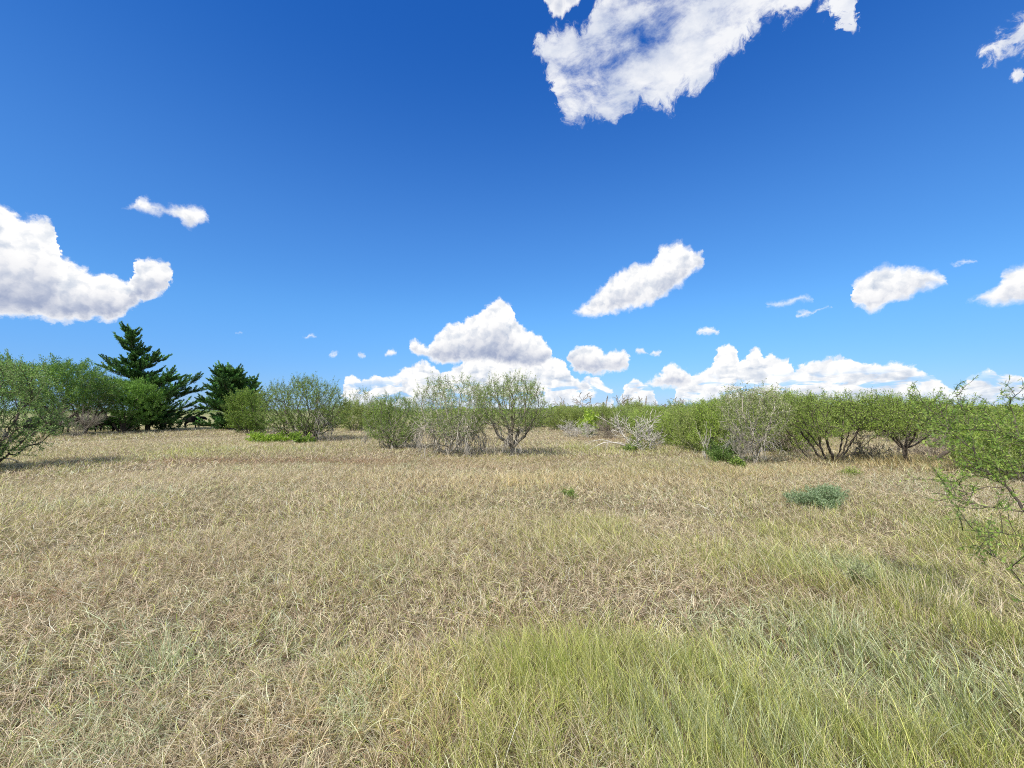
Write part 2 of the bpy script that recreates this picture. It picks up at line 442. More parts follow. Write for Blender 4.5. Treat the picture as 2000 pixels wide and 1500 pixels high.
def build_ground():
    k = np.linspace(-1, 1, 341)
    g = np.sinh(k * 6.2) / math.sinh(6.2) * 5200.0
    X, Y = np.meshgrid(g, g)
    Z = ground_z(X, Y)
    nV = len(g)
    V = np.stack([X.ravel(), Y.ravel(), Z.ravel()], 1)
    i = np.arange(nV * nV).reshape(nV, nV)
    F = np.stack([i[:-1, :-1], i[:-1, 1:], i[1:, 1:], i[1:, :-1]], -1).reshape(-1, 4)
    o = mesh_object("ground", V, F.ravel(), np.full(len(F), 4), ground_material())
    tag(o, kind="structure")
build_ground()

# ============================================================ grass
def blades(xy, L, az, lean0, lean1, width, color, z0, seg):
    """curved tapering blades; lean = angle from the vertical at root and at tip"""
    n = len(L)
    base = np.column_stack([xy[:, 0], xy[:, 1], ground_z(xy[:, 0], xy[:, 1]) + z0])
    h = np.column_stack([np.cos(az), np.sin(az)])
    side = np.column_stack([-np.sin(az), np.cos(az), np.zeros(n)])
    tw = rng.uniform(-0.9, 0.9, n)
    side[:, 2] = np.sin(tw); side[:, :2] *= np.cos(tw)[:, None]
    pts = [base]; p = base.copy()
    bend = rng.normal(0, 0.30, n)
    for s in range(seg):
        t = (s + 0.5) / seg
        a = lean0 + (lean1 - lean0) * t
        hz = az + bend * (s - 0.5)
        step = np.column_stack([np.sin(a) * np.cos(hz), np.sin(a) * np.sin(hz), np.cos(a)]) * (L / seg)[:, None]
        p = p + step
        p[:, 2] = np.maximum(p[:, 2], base[:, 2] - z0 + 0.01)
        pts.append(p.copy())
    rows = []
    for s in range(seg):
        w = (width * (1 - 0.55 * s / seg))[:, None] * 0.5
        rows += [pts[s] - side * w, pts[s] + side * w]
    rows.append(pts[seg])
    V = np.stack(rows, 1)                       # n, 2*seg+1, 3
    nv = 2 * seg + 1
    tri = []
    for s in range(seg - 1):
        a, b, c, d = 2 * s, 2 * s + 1, 2 * s + 3, 2 * s + 2
        tri += [(a, b, c), (a, c, d)]
    tri.append((2 * seg - 2, 2 * seg - 1, 2 * seg))
    tri = np.array(tri)
    F = (np.arange(n)[:, None, None] * nv + tri[None]).reshape(-1, 3)
    C = np.repeat(color, nv, axis=0)
    return V.reshape(-1, 3), F, C

def gauss(x, y, u, v, su, sv, rot=0.0):
    """soft spot on the ground where the photograph shows (u, v); radii in metres"""
    cx, cy = ground_at(u, v)
    dx, dy = x - cx, y - cy
    c, s = math.cos(rot), math.sin(rot)
    return np.exp(-((dx * c + dy * s) / su) ** 2 - ((-dx * s + dy * c) / sv) ** 2)

def fields(x, y):
    """what grows where: fresh green, blue-green, rusty red-brown, gold straw, tall straw"""
    n1 = fbm(x * 0.9, y * 0.9, 50, 4); n2 = fbm(x * 0.35 + 9, y * 0.35, 61, 3); n3 = fbm(x * 2.3, y * 2.3, 72, 3)
    green = (0.75 * gauss(x, y, 1300, 1440, 1.1, 0.9) + 0.85 * gauss(x, y, 1850, 1420, 1.5, 1.1) + 0.35 * gauss(x, y, 880, 1400, 0.4, 0.6)
             + 0.55 * gauss(x, y, 1560, 1270, 1.7, 0.8) + 0.6 * gauss(x, y, 1960, 1180, 1.3, 1.2) + 0.5 * gauss(x, y, 1080, 1230, 0.55, 0.5) + 0.75 * gauss(x, y, 1930, 1040, 1.8, 1.6) + 0.5 * gauss(x, y, 700, 1290, 0.25, 0.3)
             + 0.6 * gauss(x, y, 1520, 1035, 0.9, 0.9) + 0.5 * gauss(x, y, 1240, 1010, 1.0, 1.2) + 0.4 * gauss(x, y, 1440, 1090, 0.7, 0.5) + 0.75 * gauss(x, y, 1820, 1120, 1.8, 1.0)
             + 0.35 * gauss(x, y, 1300, 905, 3.0, 2.5) + 0.3 * gauss(x, y, 500, 870, 6.0, 4.0) + 0.45 * gauss(x, y, 1200, 870, 5.0, 4.0)
             + 0.25 * gauss(x, y, 200, 880, 5.0, 2.0) + 0.5 * gauss(x, y, 60, 890, 1.8, 0.8))
    green = np.clip(green * np.clip((n1 * 0.45 + n3 * 0.30 + n2 * 0.25 - 0.33) * 3.4, 0.05, 1.0) + np.clip(n2 - 0.50, 0, 1) * 0.9, 0, 1)
    blue = (0.22 * gauss(x, y, 60, 1420, 0.4, 0.3) + 0.25 * gauss(x, y, 330, 1270, 0.3, 0.25) + 0.2 * gauss(x, y, 280, 1400, 0.25, 0.2)
            + 0.35 * gauss(x, y, 700, 1340, 0.2, 0.3) + 0.60 * gauss(x, y, 1700, 1270, 1.0, 0.5) + 0.4 * gauss(x, y, 1900, 1350, 0.6, 0.4) + 0.35 * gauss(x, y, 1560, 1420, 0.4, 0.3) + 0.4 * gauss(x, y, 1320, 1390, 0.4, 0.5)
            + 0.6 * gauss(x, y, 1680, 1095, 0.35, 0.4) + 0.5 * gauss(x, y, 1430, 1180, 0.5, 0.25))
    blue = np.clip(blue * (0.5 + 1.0 * n3) + np.clip(n3 - 0.66, 0, 1) * 0.6 + np.clip(fbm(x * 0.6 + 30, y * 0.6, 83, 3) - 0.60, 0, 1), 0, 1)
    rust = (0.75 * gauss(x, y, 620, 895, 5.5, 0.8) + 0.6 * gauss(x, y, 420, 893, 3.5, 0.7) + 0.5 * gauss(x, y, 980, 905, 2.5, 0.6)
            + 0.4 * gauss(x, y, 1130, 890, 2.0, 1.0) + 0.6 * gauss(x, y, 1600, 1125, 0.6, 0.25) + 0.4 * gauss(x, y, 1010, 1190, 0.5, 0.3)
            + 0.55 * gauss(x, y, 850, 1420, 0.2, 0.15) + 0.45 * gauss(x, y, 410, 1190, 0.3, 0.15) + 0.4 * gauss(x, y, 150, 1080, 1.4, 0.3)
            + 0.5 * gauss(x, y, 20, 1150, 0.9, 0.25) + 0.5 * gauss(x, y, 1190, 855, 3.0, 2.0))
    rust = np.clip(rust * (0.5 + n1) + np.clip(n2 * 0.5 + n3 * 0.5 - 0.60, 0, 1) * 1.2, 0, 1)
    gold = (0.95 * gauss(x, y, 1790, 893, 2.6, 2.2) + 0.6 * gauss(x, y, 1690, 900, 1.8, 1.8) + 0.4 * gauss(x, y, 1500, 915, 3.0, 1.0) + 0.45 * gauss(x, y, 1080, 930, 5.0, 1.6)
            + 0.3 * gauss(x, y, 780, 1330, 0.5, 0.5))
    gold = np.clip(gold * (0.7 + 0.6 * n1), 0, 1)
    return green, blue, rust, gold, n1, n2, n3

STRAW = np.array([(0.68, 0.56, 0.40), (0.56, 0.445, 0.325), (0.80, 0.69, 0.52), (0.44, 0.32, 0.225), (0.60, 0.53, 0.34)])
LITTER_SHADE = np.array([(0.20, 0.135, 0.085), (0.26, 0.18, 0.12), (0.15, 0.11, 0.07)])
GREEN = np.array([(0.43, 0.455, 0.11), (0.53, 0.53, 0.16), (0.27, 0.33, 0.065), (0.68, 0.63, 0.30), (0.38, 0.40, 0.15)])
BLUE = np.array([(0.46, 0.50, 0.30), (0.40, 0.45, 0.26), (0.57, 0.60, 0.40)])
RUST = np.array([(0.38, 0.23, 0.15), (0.46, 0.30, 0.19), (0.31, 0.20, 0.14)])
GOLD = np.array([(0.76, 0.58, 0.30), (0.64, 0.47, 0.24), (0.82, 0.68, 0.40)])

def zone(r0, r1, density, seg, wscale, ang=68):
    """scatter blades in a ring sector round the camera; returns dry part and green part"""
    area = math.pi * (r1 * r1 - r0 * r0) * (2 * ang / 360.0)
    n = int(area * density)
    r = np.sqrt(rng.uniform(r0 * r0, r1 * r1, n)); t = np.radians(rng.uniform(-ang, ang, n))
    x, y = r * np.sin(t), r * np.cos(t)
    # tufts: pull part of the blades towards scattered tuft centres
    cell = 0.16 * max(1.0, wscale * 0.6)
    cx, cy = np.floor(x / cell), np.floor(y / cell)
    jx, jy = (cx + hash2(cx, cy, 5)) * cell, (cy + hash2(cx, cy, 6)) * cell
    pull = rng.uniform(0.0, 0.75, n)
    x = x + (jx - x) * pull; y = y + (jy - y) * pull
    green, blue, rust, gold, n1, n2, n3 = fields(x, y)
    keep = rng.uniform(0, 1, n) < (0.62 + 0.5 * n3 + 0.3 * green)
    x, y, green, blue, rust, gold, n1, n2, n3 = [q[keep] for q in (x, y, green, blue, rust, gold, n1, n2, n3)]
    n = len(x); r = np.hypot(x, y)
    q = rng.uniform(0, 1, n)
    pg = green * 0.74; pb = blue * 0.9; pr = rust * 0.75; pd = gold * 0.8
    pick = np.full(n, 0)                                  # 0 straw 1 green 2 blue 3 rust 4 gold
    pick[q < pg] = 1
    q2 = rng.uniform(0, 1, n); pick[(q2 < pb)] = 2
    q3 = rng.uniform(0, 1, n); pick[(q3 < pr) & (pick != 1)] = 3
    q4 = rng.uniform(0, 1, n); pick[(q4 < pd)] = 4
    pick[(rng.uniform(0, 1, n) < 0.07) & (pick == 0)] = 1
    pick[(rng.uniform(0, 1, n) < 0.14) & (pick != 2)] = 5     # old brown litter lying flat, its dark tone also painting shade between blades
    col = np.empty((n, 3))
    for k, pal in enumerate((STRAW, GREEN, BLUE, RUST, GOLD, LITTER_SHADE)):
        mk = pick == k
        col[mk] = pal[rng.integers(0, len(pal), mk.sum())]
    col *= np.clip(rng.lognormal(-0.02, 0.30, n), 0.42, 1.5)[:, None]; col = np.minimum(col, 0.9)
    L = rng.uniform(0.07, 0.175, n) * (0.8 + 0.5 * n1) * np.where(rng.uniform(0, 1, n) < 0.06, 1.8, 1.0)
    L = np.where(pick == 1, L * (1.1 + 0.5 * green), L)
    L = np.where(pick == 2, L * 1.1, L); L = np.where(pick == 4, L * (1 + 0.6 * gold), L)
    up = np.clip(np.maximum(green * 0.9, gold), 0, 1)      # upright where it is fresh, laid over where it is dry
    l0 = rng.normal(0.85, 0.35, n) * (1 - up) + rng.normal(0.18, 0.16, n) * up
    l1 = l0 + rng.uniform(0.2, 1.1, n) * (1 - 0.35 * up)
    l0 = np.where(pick == 5, rng.uniform(1.1, 1.5, n), l0); l0 = np.clip(l0, 0.02, 1.5); l1 = np.clip(l1, 0.1, 1.95)
    flow = fbm(x * 0.22 + 3, y * 0.22, 95, 3) * 9.0 + 0.4  # the lie of the lodged grass turns from place to place
    az = flow + rng.normal(0, 1.9, n)
    az = np.where(rng.uniform(0, 1, n) < up * 0.7, rng.normal(math.pi * 0.86, 0.55, n), az)
    w = rng.uniform(0.0019, 0.0037, n) * wscale
    w = np.where(pick == 2, w * 1.3, w)
    z0 = rng.uniform(-0.01, 0.075, n) * (1 - 0.6 * up)
    out = []
    gm = (pick == 1) | (pick == 2)
    for mk in (~gm, gm):
        out.append(blades(np.column_stack([x, y])[mk], L[mk] * (1 + 0.10 * (wscale - 1)), az[mk], l0[mk], l1[mk], w[mk], col[mk], z0[mk], seg))
    return out

def build_grass():
    zones = [zone(0.7, 3.6, 12500, 4, 1.0, 75), zone(3.6, 8.0, 4600, 3, 1.3, 68), zone(8.0, 17.0, 1500, 2, 2.0, 64),
             zone(17.0, 36.0, 360, 2, 3.6, 62), zone(36.0, 75.0, 60, 1, 7.5, 60)]
    for k, (name, label, cat) in enumerate((("dry_grass", "dry straw coloured grass lying over the whole field", "grass"),
                                            ("green_grass", "fresh green grass growing through the dry field grass", "grass"))):
        Vs, Fs, Cs, off = [], [], [], 0
        for z in zones:
            V, F, C = z[k]
            Vs.append(V); Fs.append(F + off); Cs.append(C); off += len(V)
        V, F, C = np.concatenate(Vs), np.concatenate(Fs), np.concatenate(Cs)
        o = mesh_object(name, V, F.ravel(), np.full(len(F), 3), M['grass'], colors=C)
        tag(o, label, cat, kind="stuff")
        print(name, len(F), "faces")
build_grass()

# ============================================================ trees and shrubs
def tube(V, F, T, pts, rad, sides):
    """append a tapered tube along pts to the lists"""
    base = len(V); n = len(pts)
    for i in range(n):
        d = (pts[min(i + 1, n - 1)] - pts[max(i - 1, 0)])
        if d.length < 1e-6: d = Vector((0, 0, 1))
        d.normalize()
        a = Vector((0, 0, 1)) if abs(d.z) < 0.9 else Vector((1, 0, 0))
        s = d.cross(a).normalized(); t = d.cross(s)
        for k in range(sides):
            an = 2 * math.pi * k / sides
            V.append(pts[i] + (s * math.cos(an) + t * math.sin(an)) * rad[i])
    for i in range(n - 1):
        for k in range(sides):
            a0 = base + i * sides + k; a1 = base + i * sides + (k + 1) % sides
            F.extend((a0, a1, a1 + sides, a0 + sides)); T.append(4)

class Wood:
    def __init__(s): s.V, s.F, s.T = [], [], []
    def add(s, pts, rad, sides): tube(s.V, s.F, s.T, pts, rad, sides)
    def build(s, name, mat, parent):
        if not s.V: return None
        return mesh_object(name, np.array([tuple(v) for v in s.V]), s.F, s.T, mat, parent)

def rand_perp(r, d):
    v = Vector((r.gauss(0, 1), r.gauss(0, 1), r.gauss(0, 1)))
    v = v - d * v.dot(d)
    return v.normalized() if v.length > 1e-4 else Vector((1, 0, 0))

def skeleton(r, stems, levels, fork=(2, 3), angle=(18, 40), decay=0.74, wiggle=0.16, up=0.10, taper=0.62, segs=4, side_shoots=0.5, level_up=None, rdecay=0.62, wmin=0.004):
    """grow branches; returns [(points, radii, level)]; stems: [(pos, dir, length, radius)]"""
    out = []
    stack = [(p, d.normalized(), L, rd, 0) for p, d, L, rd in stems]
    while stack:
        p, d, L, rd, lv = stack.pop()
        pts, rad = [p.copy()], [rd]
        q = p.copy(); dd = d.copy()
        u = up if level_up is None else level_up[min(lv, len(level_up) - 1)]
        for s in range(segs):
            dd = (dd + rand_perp(r, dd) * wiggle * r.uniform(0.3, 1.3) + Vector((0, 0, u))).normalized()
            q = q + dd * (L / segs)
            pts.append(q.copy()); rad.append(max(wmin, rd * (1 - (1 - taper) * (s + 1) / segs)))
        out.append((pts, rad, lv))
        if lv < levels:
            k = r.randint(*fork)
            for j in range(k):
                an = math.radians(r.uniform(*angle))
                nd = (dd * math.cos(an) + rand_perp(r, dd) * math.sin(an)).normalized()
                stack.append((q, nd, L * decay * r.uniform(0.75, 1.2), max(wmin, rad[-1] * rdecay ** 0.5 * r.uniform(0.7, 0.98)), lv + 1))
            for s in range(1, segs):
                if r.random() < side_shoots:
                    an = math.radians(r.uniform(angle[0] + 12, angle[1] + 25))
                    nd = (dd * math.cos(an) + rand_perp(r, dd) * math.sin(an)).normalized()
                    stack.append((pts[s], nd, L * decay * r.uniform(0.45, 0.95), max(wmin, rad[s] * 0.5), lv + 1 if r.random() < 0.6 else min(levels, lv + 2)))
    return out

def fit(branches, height, width, depth=None):
    """scale the grown skeleton to the size the tree has, keeping the root in place"""
    xs = [p.x for b in branches for p in b[0]]; ys = [p.y for b in branches for p in b[0]]; zs = [p.z for b in branches for p in b[0]]
    q = lambda a, f: sorted(a)[int((len(a) - 1) * f)]
    w = q(xs, 0.99) - q(xs, 0.01); dpt = q(ys, 0.99) - q(ys, 0.01); h = q(zs, 0.995)
    sx, sy, sz = width / w, (depth or width) / dpt, height / h
    for b in branches:
        for p in b[0]: p.x *= sx; p.y *= sy; p.z = max(0.03, p.z * sz) if p.z > 0 else p.z
    return branches

def leaf_quads(P, D, length, width, cols, r, droop=0.0, spread=0.62):
    """one narrow leaf blade (a folded pair of faces would not show at this size) per point, along direction D"""
    n = len(P)
    d = D + r.normal(0, spread, (n, 3)); d[:, 2] -= droop
    d /= np.linalg.norm(d, axis=1)[:, None] + 1e-9
    s = np.cross(d, r.normal(0, 1, (n, 3))); s /= np.linalg.norm(s, axis=1)[:, None] + 1e-9
    L = (length * r.uniform(0.6, 1.35, n))[:, None]; W_ = (width * r.uniform(0.7, 1.3, n))[:, None] * 0.5
    nrm = np.cross(d, s)
    a = P; b = P + d * L * 0.5 + s * W_ + nrm * L * 0.08; c = P + d * L; e = P + d * L * 0.5 - s * W_ - nrm * L * 0.08
    V = np.stack([a, b, c, e], 1).reshape(-1, 3)
    F = np.arange(4 * n)
    C = np.repeat(cols, 4, axis=0)
    return V, F, C

def leaf_points(branches, r, min_level, per_m, jitter):
    P, D = [], []
    for pts, rad, lv in branches:
        if lv < min_level: continue
        for a, b in zip(pts[:-1], pts[1:]):
            seg = b - a
            k = r.poisson(seg.length * per_m)
            for _ in range(k):
                t = r.uniform(0, 1)
                P.append(tuple(a + seg * t)); D.append(tuple(seg.normalized()))
    P = np.array(P).reshape(-1, 3); D = np.array(D).reshape(-1, 3)
    return P + r.normal(0, jitter, P.shape), D

def palette(n, pal, r, P=None, clump=0.9, amount=0.22):
    pal = np.array(pal)
    c = pal[r.integers(0, len(pal), n)] * r.uniform(0.78, 1.22, n)[:, None]
    if P is not None:                                     # tufts of younger and older leaves
        k = fbm(P[:, 0] / clump + P[:, 2] * 0.7 / clump, P[:, 1] / clump + P[:, 2] / clump, 33, 3)
        c = c * (1 + (k - 0.5)[:, None] * 2 * amount)
    return c

MESQ = [(0.28, 0.39, 0.09), (0.22, 0.32, 0.07), (0.38, 0.47, 0.14), (0.16, 0.25, 0.055)]
HUIS = [(0.15, 0.235, 0.045), (0.20, 0.29, 0.06), (0.11, 0.18, 0.045), (0.27, 0.34, 0.08)]
LIME = [(0.30, 0.43, 0.06), (0.36, 0.47, 0.08), (0.22, 0.34, 0.05)]
BRUSH = [(0.27, 0.34, 0.08), (0.34, 0.41, 0.11), (0.20, 0.27, 0.06), (0.40, 0.44, 0.15)]
GREY = [(0.30, 0.33, 0.17), (0.25, 0.29, 0.14), (0.38, 0.39, 0.23)]
CEDAR = [(0.045, 0.12, 0.03), (0.07, 0.165, 0.04), (0.03, 0.08, 0.028), (0.12, 0.22, 0.05)]
TEAL = [(0.09, 0.18, 0.07), (0.12, 0.21, 0.08), (0.16, 0.24, 0.10)]

def colonize(seed, H, A, B, zc, ztop, zlow, starts, n_att, step, shell=0.45, lumpy=0.36, kill=1.6, reach=9.0, trop=0.10, flat=1.0, iters=90, skirt=0.0):
    """grow stems towards points scattered through a dome; returns node positions and parents"""
    nr = np.random.default_rng(seed)
    pts = []
    while len(pts) < n_att:
        p = nr.uniform(-1, 1, (n_att * 3, 3))
        rr_ = np.linalg.norm(p, axis=1)
        lump = fbm(p[:, 0] * 1.7 + seed, p[:, 1] * 1.7 + p[:, 2] * 1.3, seed % 91, 2)       # uneven outline, holes
        rim = 0.98 - lumpy * 0.5 + lumpy * lump
        ok = (rr_ < rim) & (rr_ > shell * rim * nr.uniform(0.3, 1.15, len(p))) & (fbm(p[:, 0] * 3 + 7, p[:, 1] * 3 + p[:, 2] * 3, (seed + 5) % 91, 2) > 0.36)
        p = p[ok]
        z = np.where(p[:, 2] > 0, zc * H + np.abs(p[:, 2]) ** flat * (ztop - zc) * H, zc * H + p[:, 2] * (zc - zlow) * H)
        q = np.column_stack([p[:, 0] * A, p[:, 1] * B, z])
        pts += [v for v in q if v[2] > 0.06]
    att = np.array(pts[:n_att])
    nodes, par = [], []
    for line in starts:
        prev = -1
        for p in line:
            nodes.append(np.array(p, float)); par.append(prev); prev = len(nodes) - 1
    N = np.array(nodes); par = list(par)
    d2 = ((att[:, None] - N[None]) ** 2).sum(-1); near = d2.argmin(1); nd = d2.min(1)
    alive = np.ones(len(att), bool)
    for it in range(iters):
        act = alive & (nd < (reach * step) ** 2 if it > 6 else alive)
        if not act.any(): break
        idx = near[act]; v = att[act] - N[idx]; v /= np.linalg.norm(v, axis=1)[:, None] + 1e-9
        acc = np.zeros_like(N); np.add.at(acc, idx, v)
        grow = np.unique(idx)
        d = acc[grow]; d /= np.linalg.norm(d, axis=1)[:, None] + 1e-9
        d += nr.normal(0, 0.22, d.shape); d[:, 2] += trop
        d /= np.linalg.norm(d, axis=1)[:, None] + 1e-9
        new = N[grow] + d * step
        if len(N) > 9000: break
        base = len(N); N = np.concatenate([N, new]); par += list(grow)
        a_i = np.where(alive)[0]
        if len(a_i) == 0: break
        dd = ((att[a_i][:, None] - new[None]) ** 2).sum(-1); m = dd.min(1); am = dd.argmin(1)
        better = m < nd[a_i]
        nd[a_i[better]] = m[better]; near[a_i[better]] = am[better] + base
        alive[nd < (kill * step) ** 2] = False
        if not alive.any(): break
    return N, np.array(par)

def bushy_tree(name, seed, H, Wd, stems=5, leaf=(0.07, 0.018), per_m=60, pal=MESQ, bark='bark_grey', trunk_r=0.07,
               zc=0.52, zlow=0.12, flat=0.8, n_att=1100, step=None, clear=0.0, jitter=0.03, droop=0.1, depth=None, dead=0, dead_len=0.5, dead_mat='bark_pale',
               tall_shoots=40, shell=0.5, trop=0.10, fan=58, leaf_from=0.55, spread=0.62, shoot_len=0.10, kill=1.6, dead_rad=0.02, dead_min=0.004, lumpy=0.36):
    """broad many stemmed thorn tree grown into a dome: trunk mesh, crown mesh and, where the photo shows them, dead branches"""
    r = random.Random(seed); nr = np.random.default_rng(seed)
    root = empty(name, (0, 0, 0))
    A, B = Wd * 0.5, (depth or Wd) * 0.5
    step = step or max(0.07, 0.034 * (H + Wd) / 2)
    starts = []
    for j in range(stems):
        an = 2.399 * j + r.uniform(-.4, .4); f = math.radians(fan * ((j + r.uniform(.2, .9)) / stems) ** 0.6)
        p = Vector((math.cos(an) * 0.04, math.sin(an) * 0.04, -0.08)) if clear else Vector((math.cos(an), math.sin(an), 0)) * r.uniform(0.04, 0.05 * Wd * 0.5 + 0.06) + Vector((0, 0, -0.08))
        line = [tuple(p)]
        if clear:
            n0 = max(2, int(clear / step))
            for i in range(n0):
                p = p + Vector((r.gauss(0, .10), r.gauss(0, .10), 1)).normalized() * (clear / n0); line.append(tuple(p))
        d = Vector((math.sin(f) * math.cos(an), math.sin(f) * math.sin(an), math.cos(f)))
        for i in range(int(max(2, 0.24 * H / step))):
            d = (d + rand_perp(r, d) * 0.16 + Vector((0, 0, 0.02))).normalized(); p = p + d * step; line.append(tuple(p))
        starts.append(line)
    N, par = colonize(seed, H, A, B, zc, 1.0, zlow, starts, n_att, step, shell, lumpy, kill=kill, flat=flat, trop=trop)
    n = len(N); kids = [[] for _ in range(n)]
    for i, p in enumerate(par):
        if p >= 0: kids[p].append(i)
    twig = 0.0038 + 0.0007 * H
    rad = np.zeros(n); order = np.argsort(-np.arange(n))
    acc = np.zeros(n)
    for i in order:                                       # pipe model: limbs thicken towards the root
        acc[i] = max(acc[i], twig ** 2.4)
        if par[i] >= 0: acc[par[i]] += acc[i]
    rad = acc ** (1 / 2.4)
    rmax_ = rad.max(); rad = np.where(rad > 2.5 * twig, 2.5 * twig + (rad - 2.5 * twig) * max(0.2, (trunk_r - 2.5 * twig) / max(1e-6, rmax_ - 2.5 * twig)), rad)
    w = Wood(); thin = []
    seen = [False] * n
    heads = [i for i in range(n) if par[i] < 0]
    stack = [(h, None) for h in heads]
    while stack:
        i, prev = stack.pop()
        line = ([prev] if prev is not None else []) + [i]
        while kids[i]:
            ks = sorted(kids[i], key=lambda k: -rad[k])
            for k in ks[1:]: stack.append((k, i))
            i = ks[0]; line.append(i)
        P_ = [Vector(N[k]) for k in line]; R_ = [min(rad[k], rad[line[1]] if len(line) > 1 else 9) for k in line]
        if len(P_) < 2: continue
        big = R_[1]
        tip = P_[-1] + (P_[-1] - P_[-2]) * 0.7; P_.append(tip); R_.append(R_[-1] * 0.4)
        w.add(P_, R_, 6 if big > 0.04 else (4 if big > 0.012 else 3))
        for a_, b_, q in zip(P_[:-1], P_[1:], R_):
            if q < twig * 2.6: thin.append(([a_, b_], None, 9))
    # fine side twigs and whips along the thin wood
    tips = [t for t in thin if r.random() < 0.55]
    for t in tips:
        a_, b_ = t[0]; d = (b_ - a_).normalized()
        d = (d + rand_perp(r, d) * r.uniform(.4, 1.0) + Vector((0, 0, .18))).normalized(); L = step * r.uniform(1.0, 2.2)
        m_ = b_ + d * L * .5 + rand_perp(r, d) * L * .08; e_ = m_ + (d + Vector((0, 0, .15))) * L * .5
        w.add([b_, m_, e_], [twig * .8, twig * .6, twig * .3], 3); thin += [([b_, m_], None, 9), ([m_, e_], None, 9)]
    hi = sorted([t for t in thin], key=lambda t: -(t[0][1].z / H + 0.35 * math.hypot(t[0][1].x / A, t[0][1].y / B)))[:tall_shoots * 6]
    for t in r.sample(hi, min(tall_shoots, len(hi))):
        p = t[0][1]; out = Vector((p.x / A * .55, p.y / B * .55, 1)); d = (out + Vector((r.gauss(0, .18), r.gauss(0, .18), 0))).normalized(); L = H * shoot_len * r.uniform(.5, 1.2)
        w.add([p, p + d * L * .5, p + d * L], [twig * .8, twig * .6, twig * .3], 3); thin += [([p, p + d * L * .5], None, 9), ([p + d * L * .5, p + d * L], None, 9)]
    w.build("trunk", M[bark], root)
    if per_m > 0:
        low = leaf_from * zc * H
        br = [t for t in thin if t[0][0].z > low * r.uniform(.3, 1.1)] if leaf_from > 0 else thin
        P, D = leaf_points(br, nr, 0, per_m, jitter)
        V, F, C = leaf_quads(P, D, leaf[0], leaf[1], palette(len(P), pal, nr, P), nr, droop, spread)
        mesh_object("crown", V, F, np.full(len(P), 4), M['leaf'], root, C)
    if dead:
        dw = Wood()
        for j in range(dead):
            an = 2.399 * j + r.uniform(-.3, .3)
            f = math.radians(r.uniform(35, 80))
            z = r.uniform(0.08, 0.30) * H
            q = Vector((0, 0, z)); L = Wd * 0.5 * dead_len * r.uniform(.6, 1.2)
            sk = skeleton(r, [(q, Vector((math.sin(f) * math.cos(an), math.sin(f) * math.sin(an), math.cos(f))), L * 0.55, dead_rad)], 3, fork=(2, 3),
                          wiggle=0.2, level_up=(-0.05, -0.24, -0.30, -0.24), angle=(12, 40), side_shoots=0.5, wmin=dead_min)
            for pts, rad_, lv in sk:
                for p in pts: p.z = max(p.z, 0.05)
                dw.add(pts, rad_, 4 if lv < 2 else 3)
        dw.build("dead_branches", M[dead_mat], root)
    return root

def dead_shrub(name, seed, H, Wd, stems=7, mat='bark_pale', levels=3, rad=0.03, fan=(10, 50), up=(0.03, 0.05, 0.06), shoots=0.6, wiggle=0.2, depth=None, wmin=0.006, angle=(18, 46)):
    r = random.Random(seed); S = []
    for j in range(stems):
        an = 2 * math.pi * (j + r.uniform(-.4, .4)) / stems; f = math.radians(r.uniform(*fan))
        S.append((Vector((r.uniform(-.12, .12), r.uniform(-.12, .12), -0.06)), Vector((math.sin(f) * math.cos(an), math.sin(f) * math.sin(an), math.cos(f))), 0.5 * r.uniform(.7, 1.2), rad * r.uniform(.5, 1)))
    br = fit(skeleton(r, S, levels, wiggle=wiggle, level_up=up, side_shoots=shoots, angle=angle, wmin=wmin), H, Wd, depth)
    w = Wood()
    for pts, rd, lv in br: w.add(pts, rd, 5 if lv == 0 else 3)
    return w.build(name, M[mat], None)

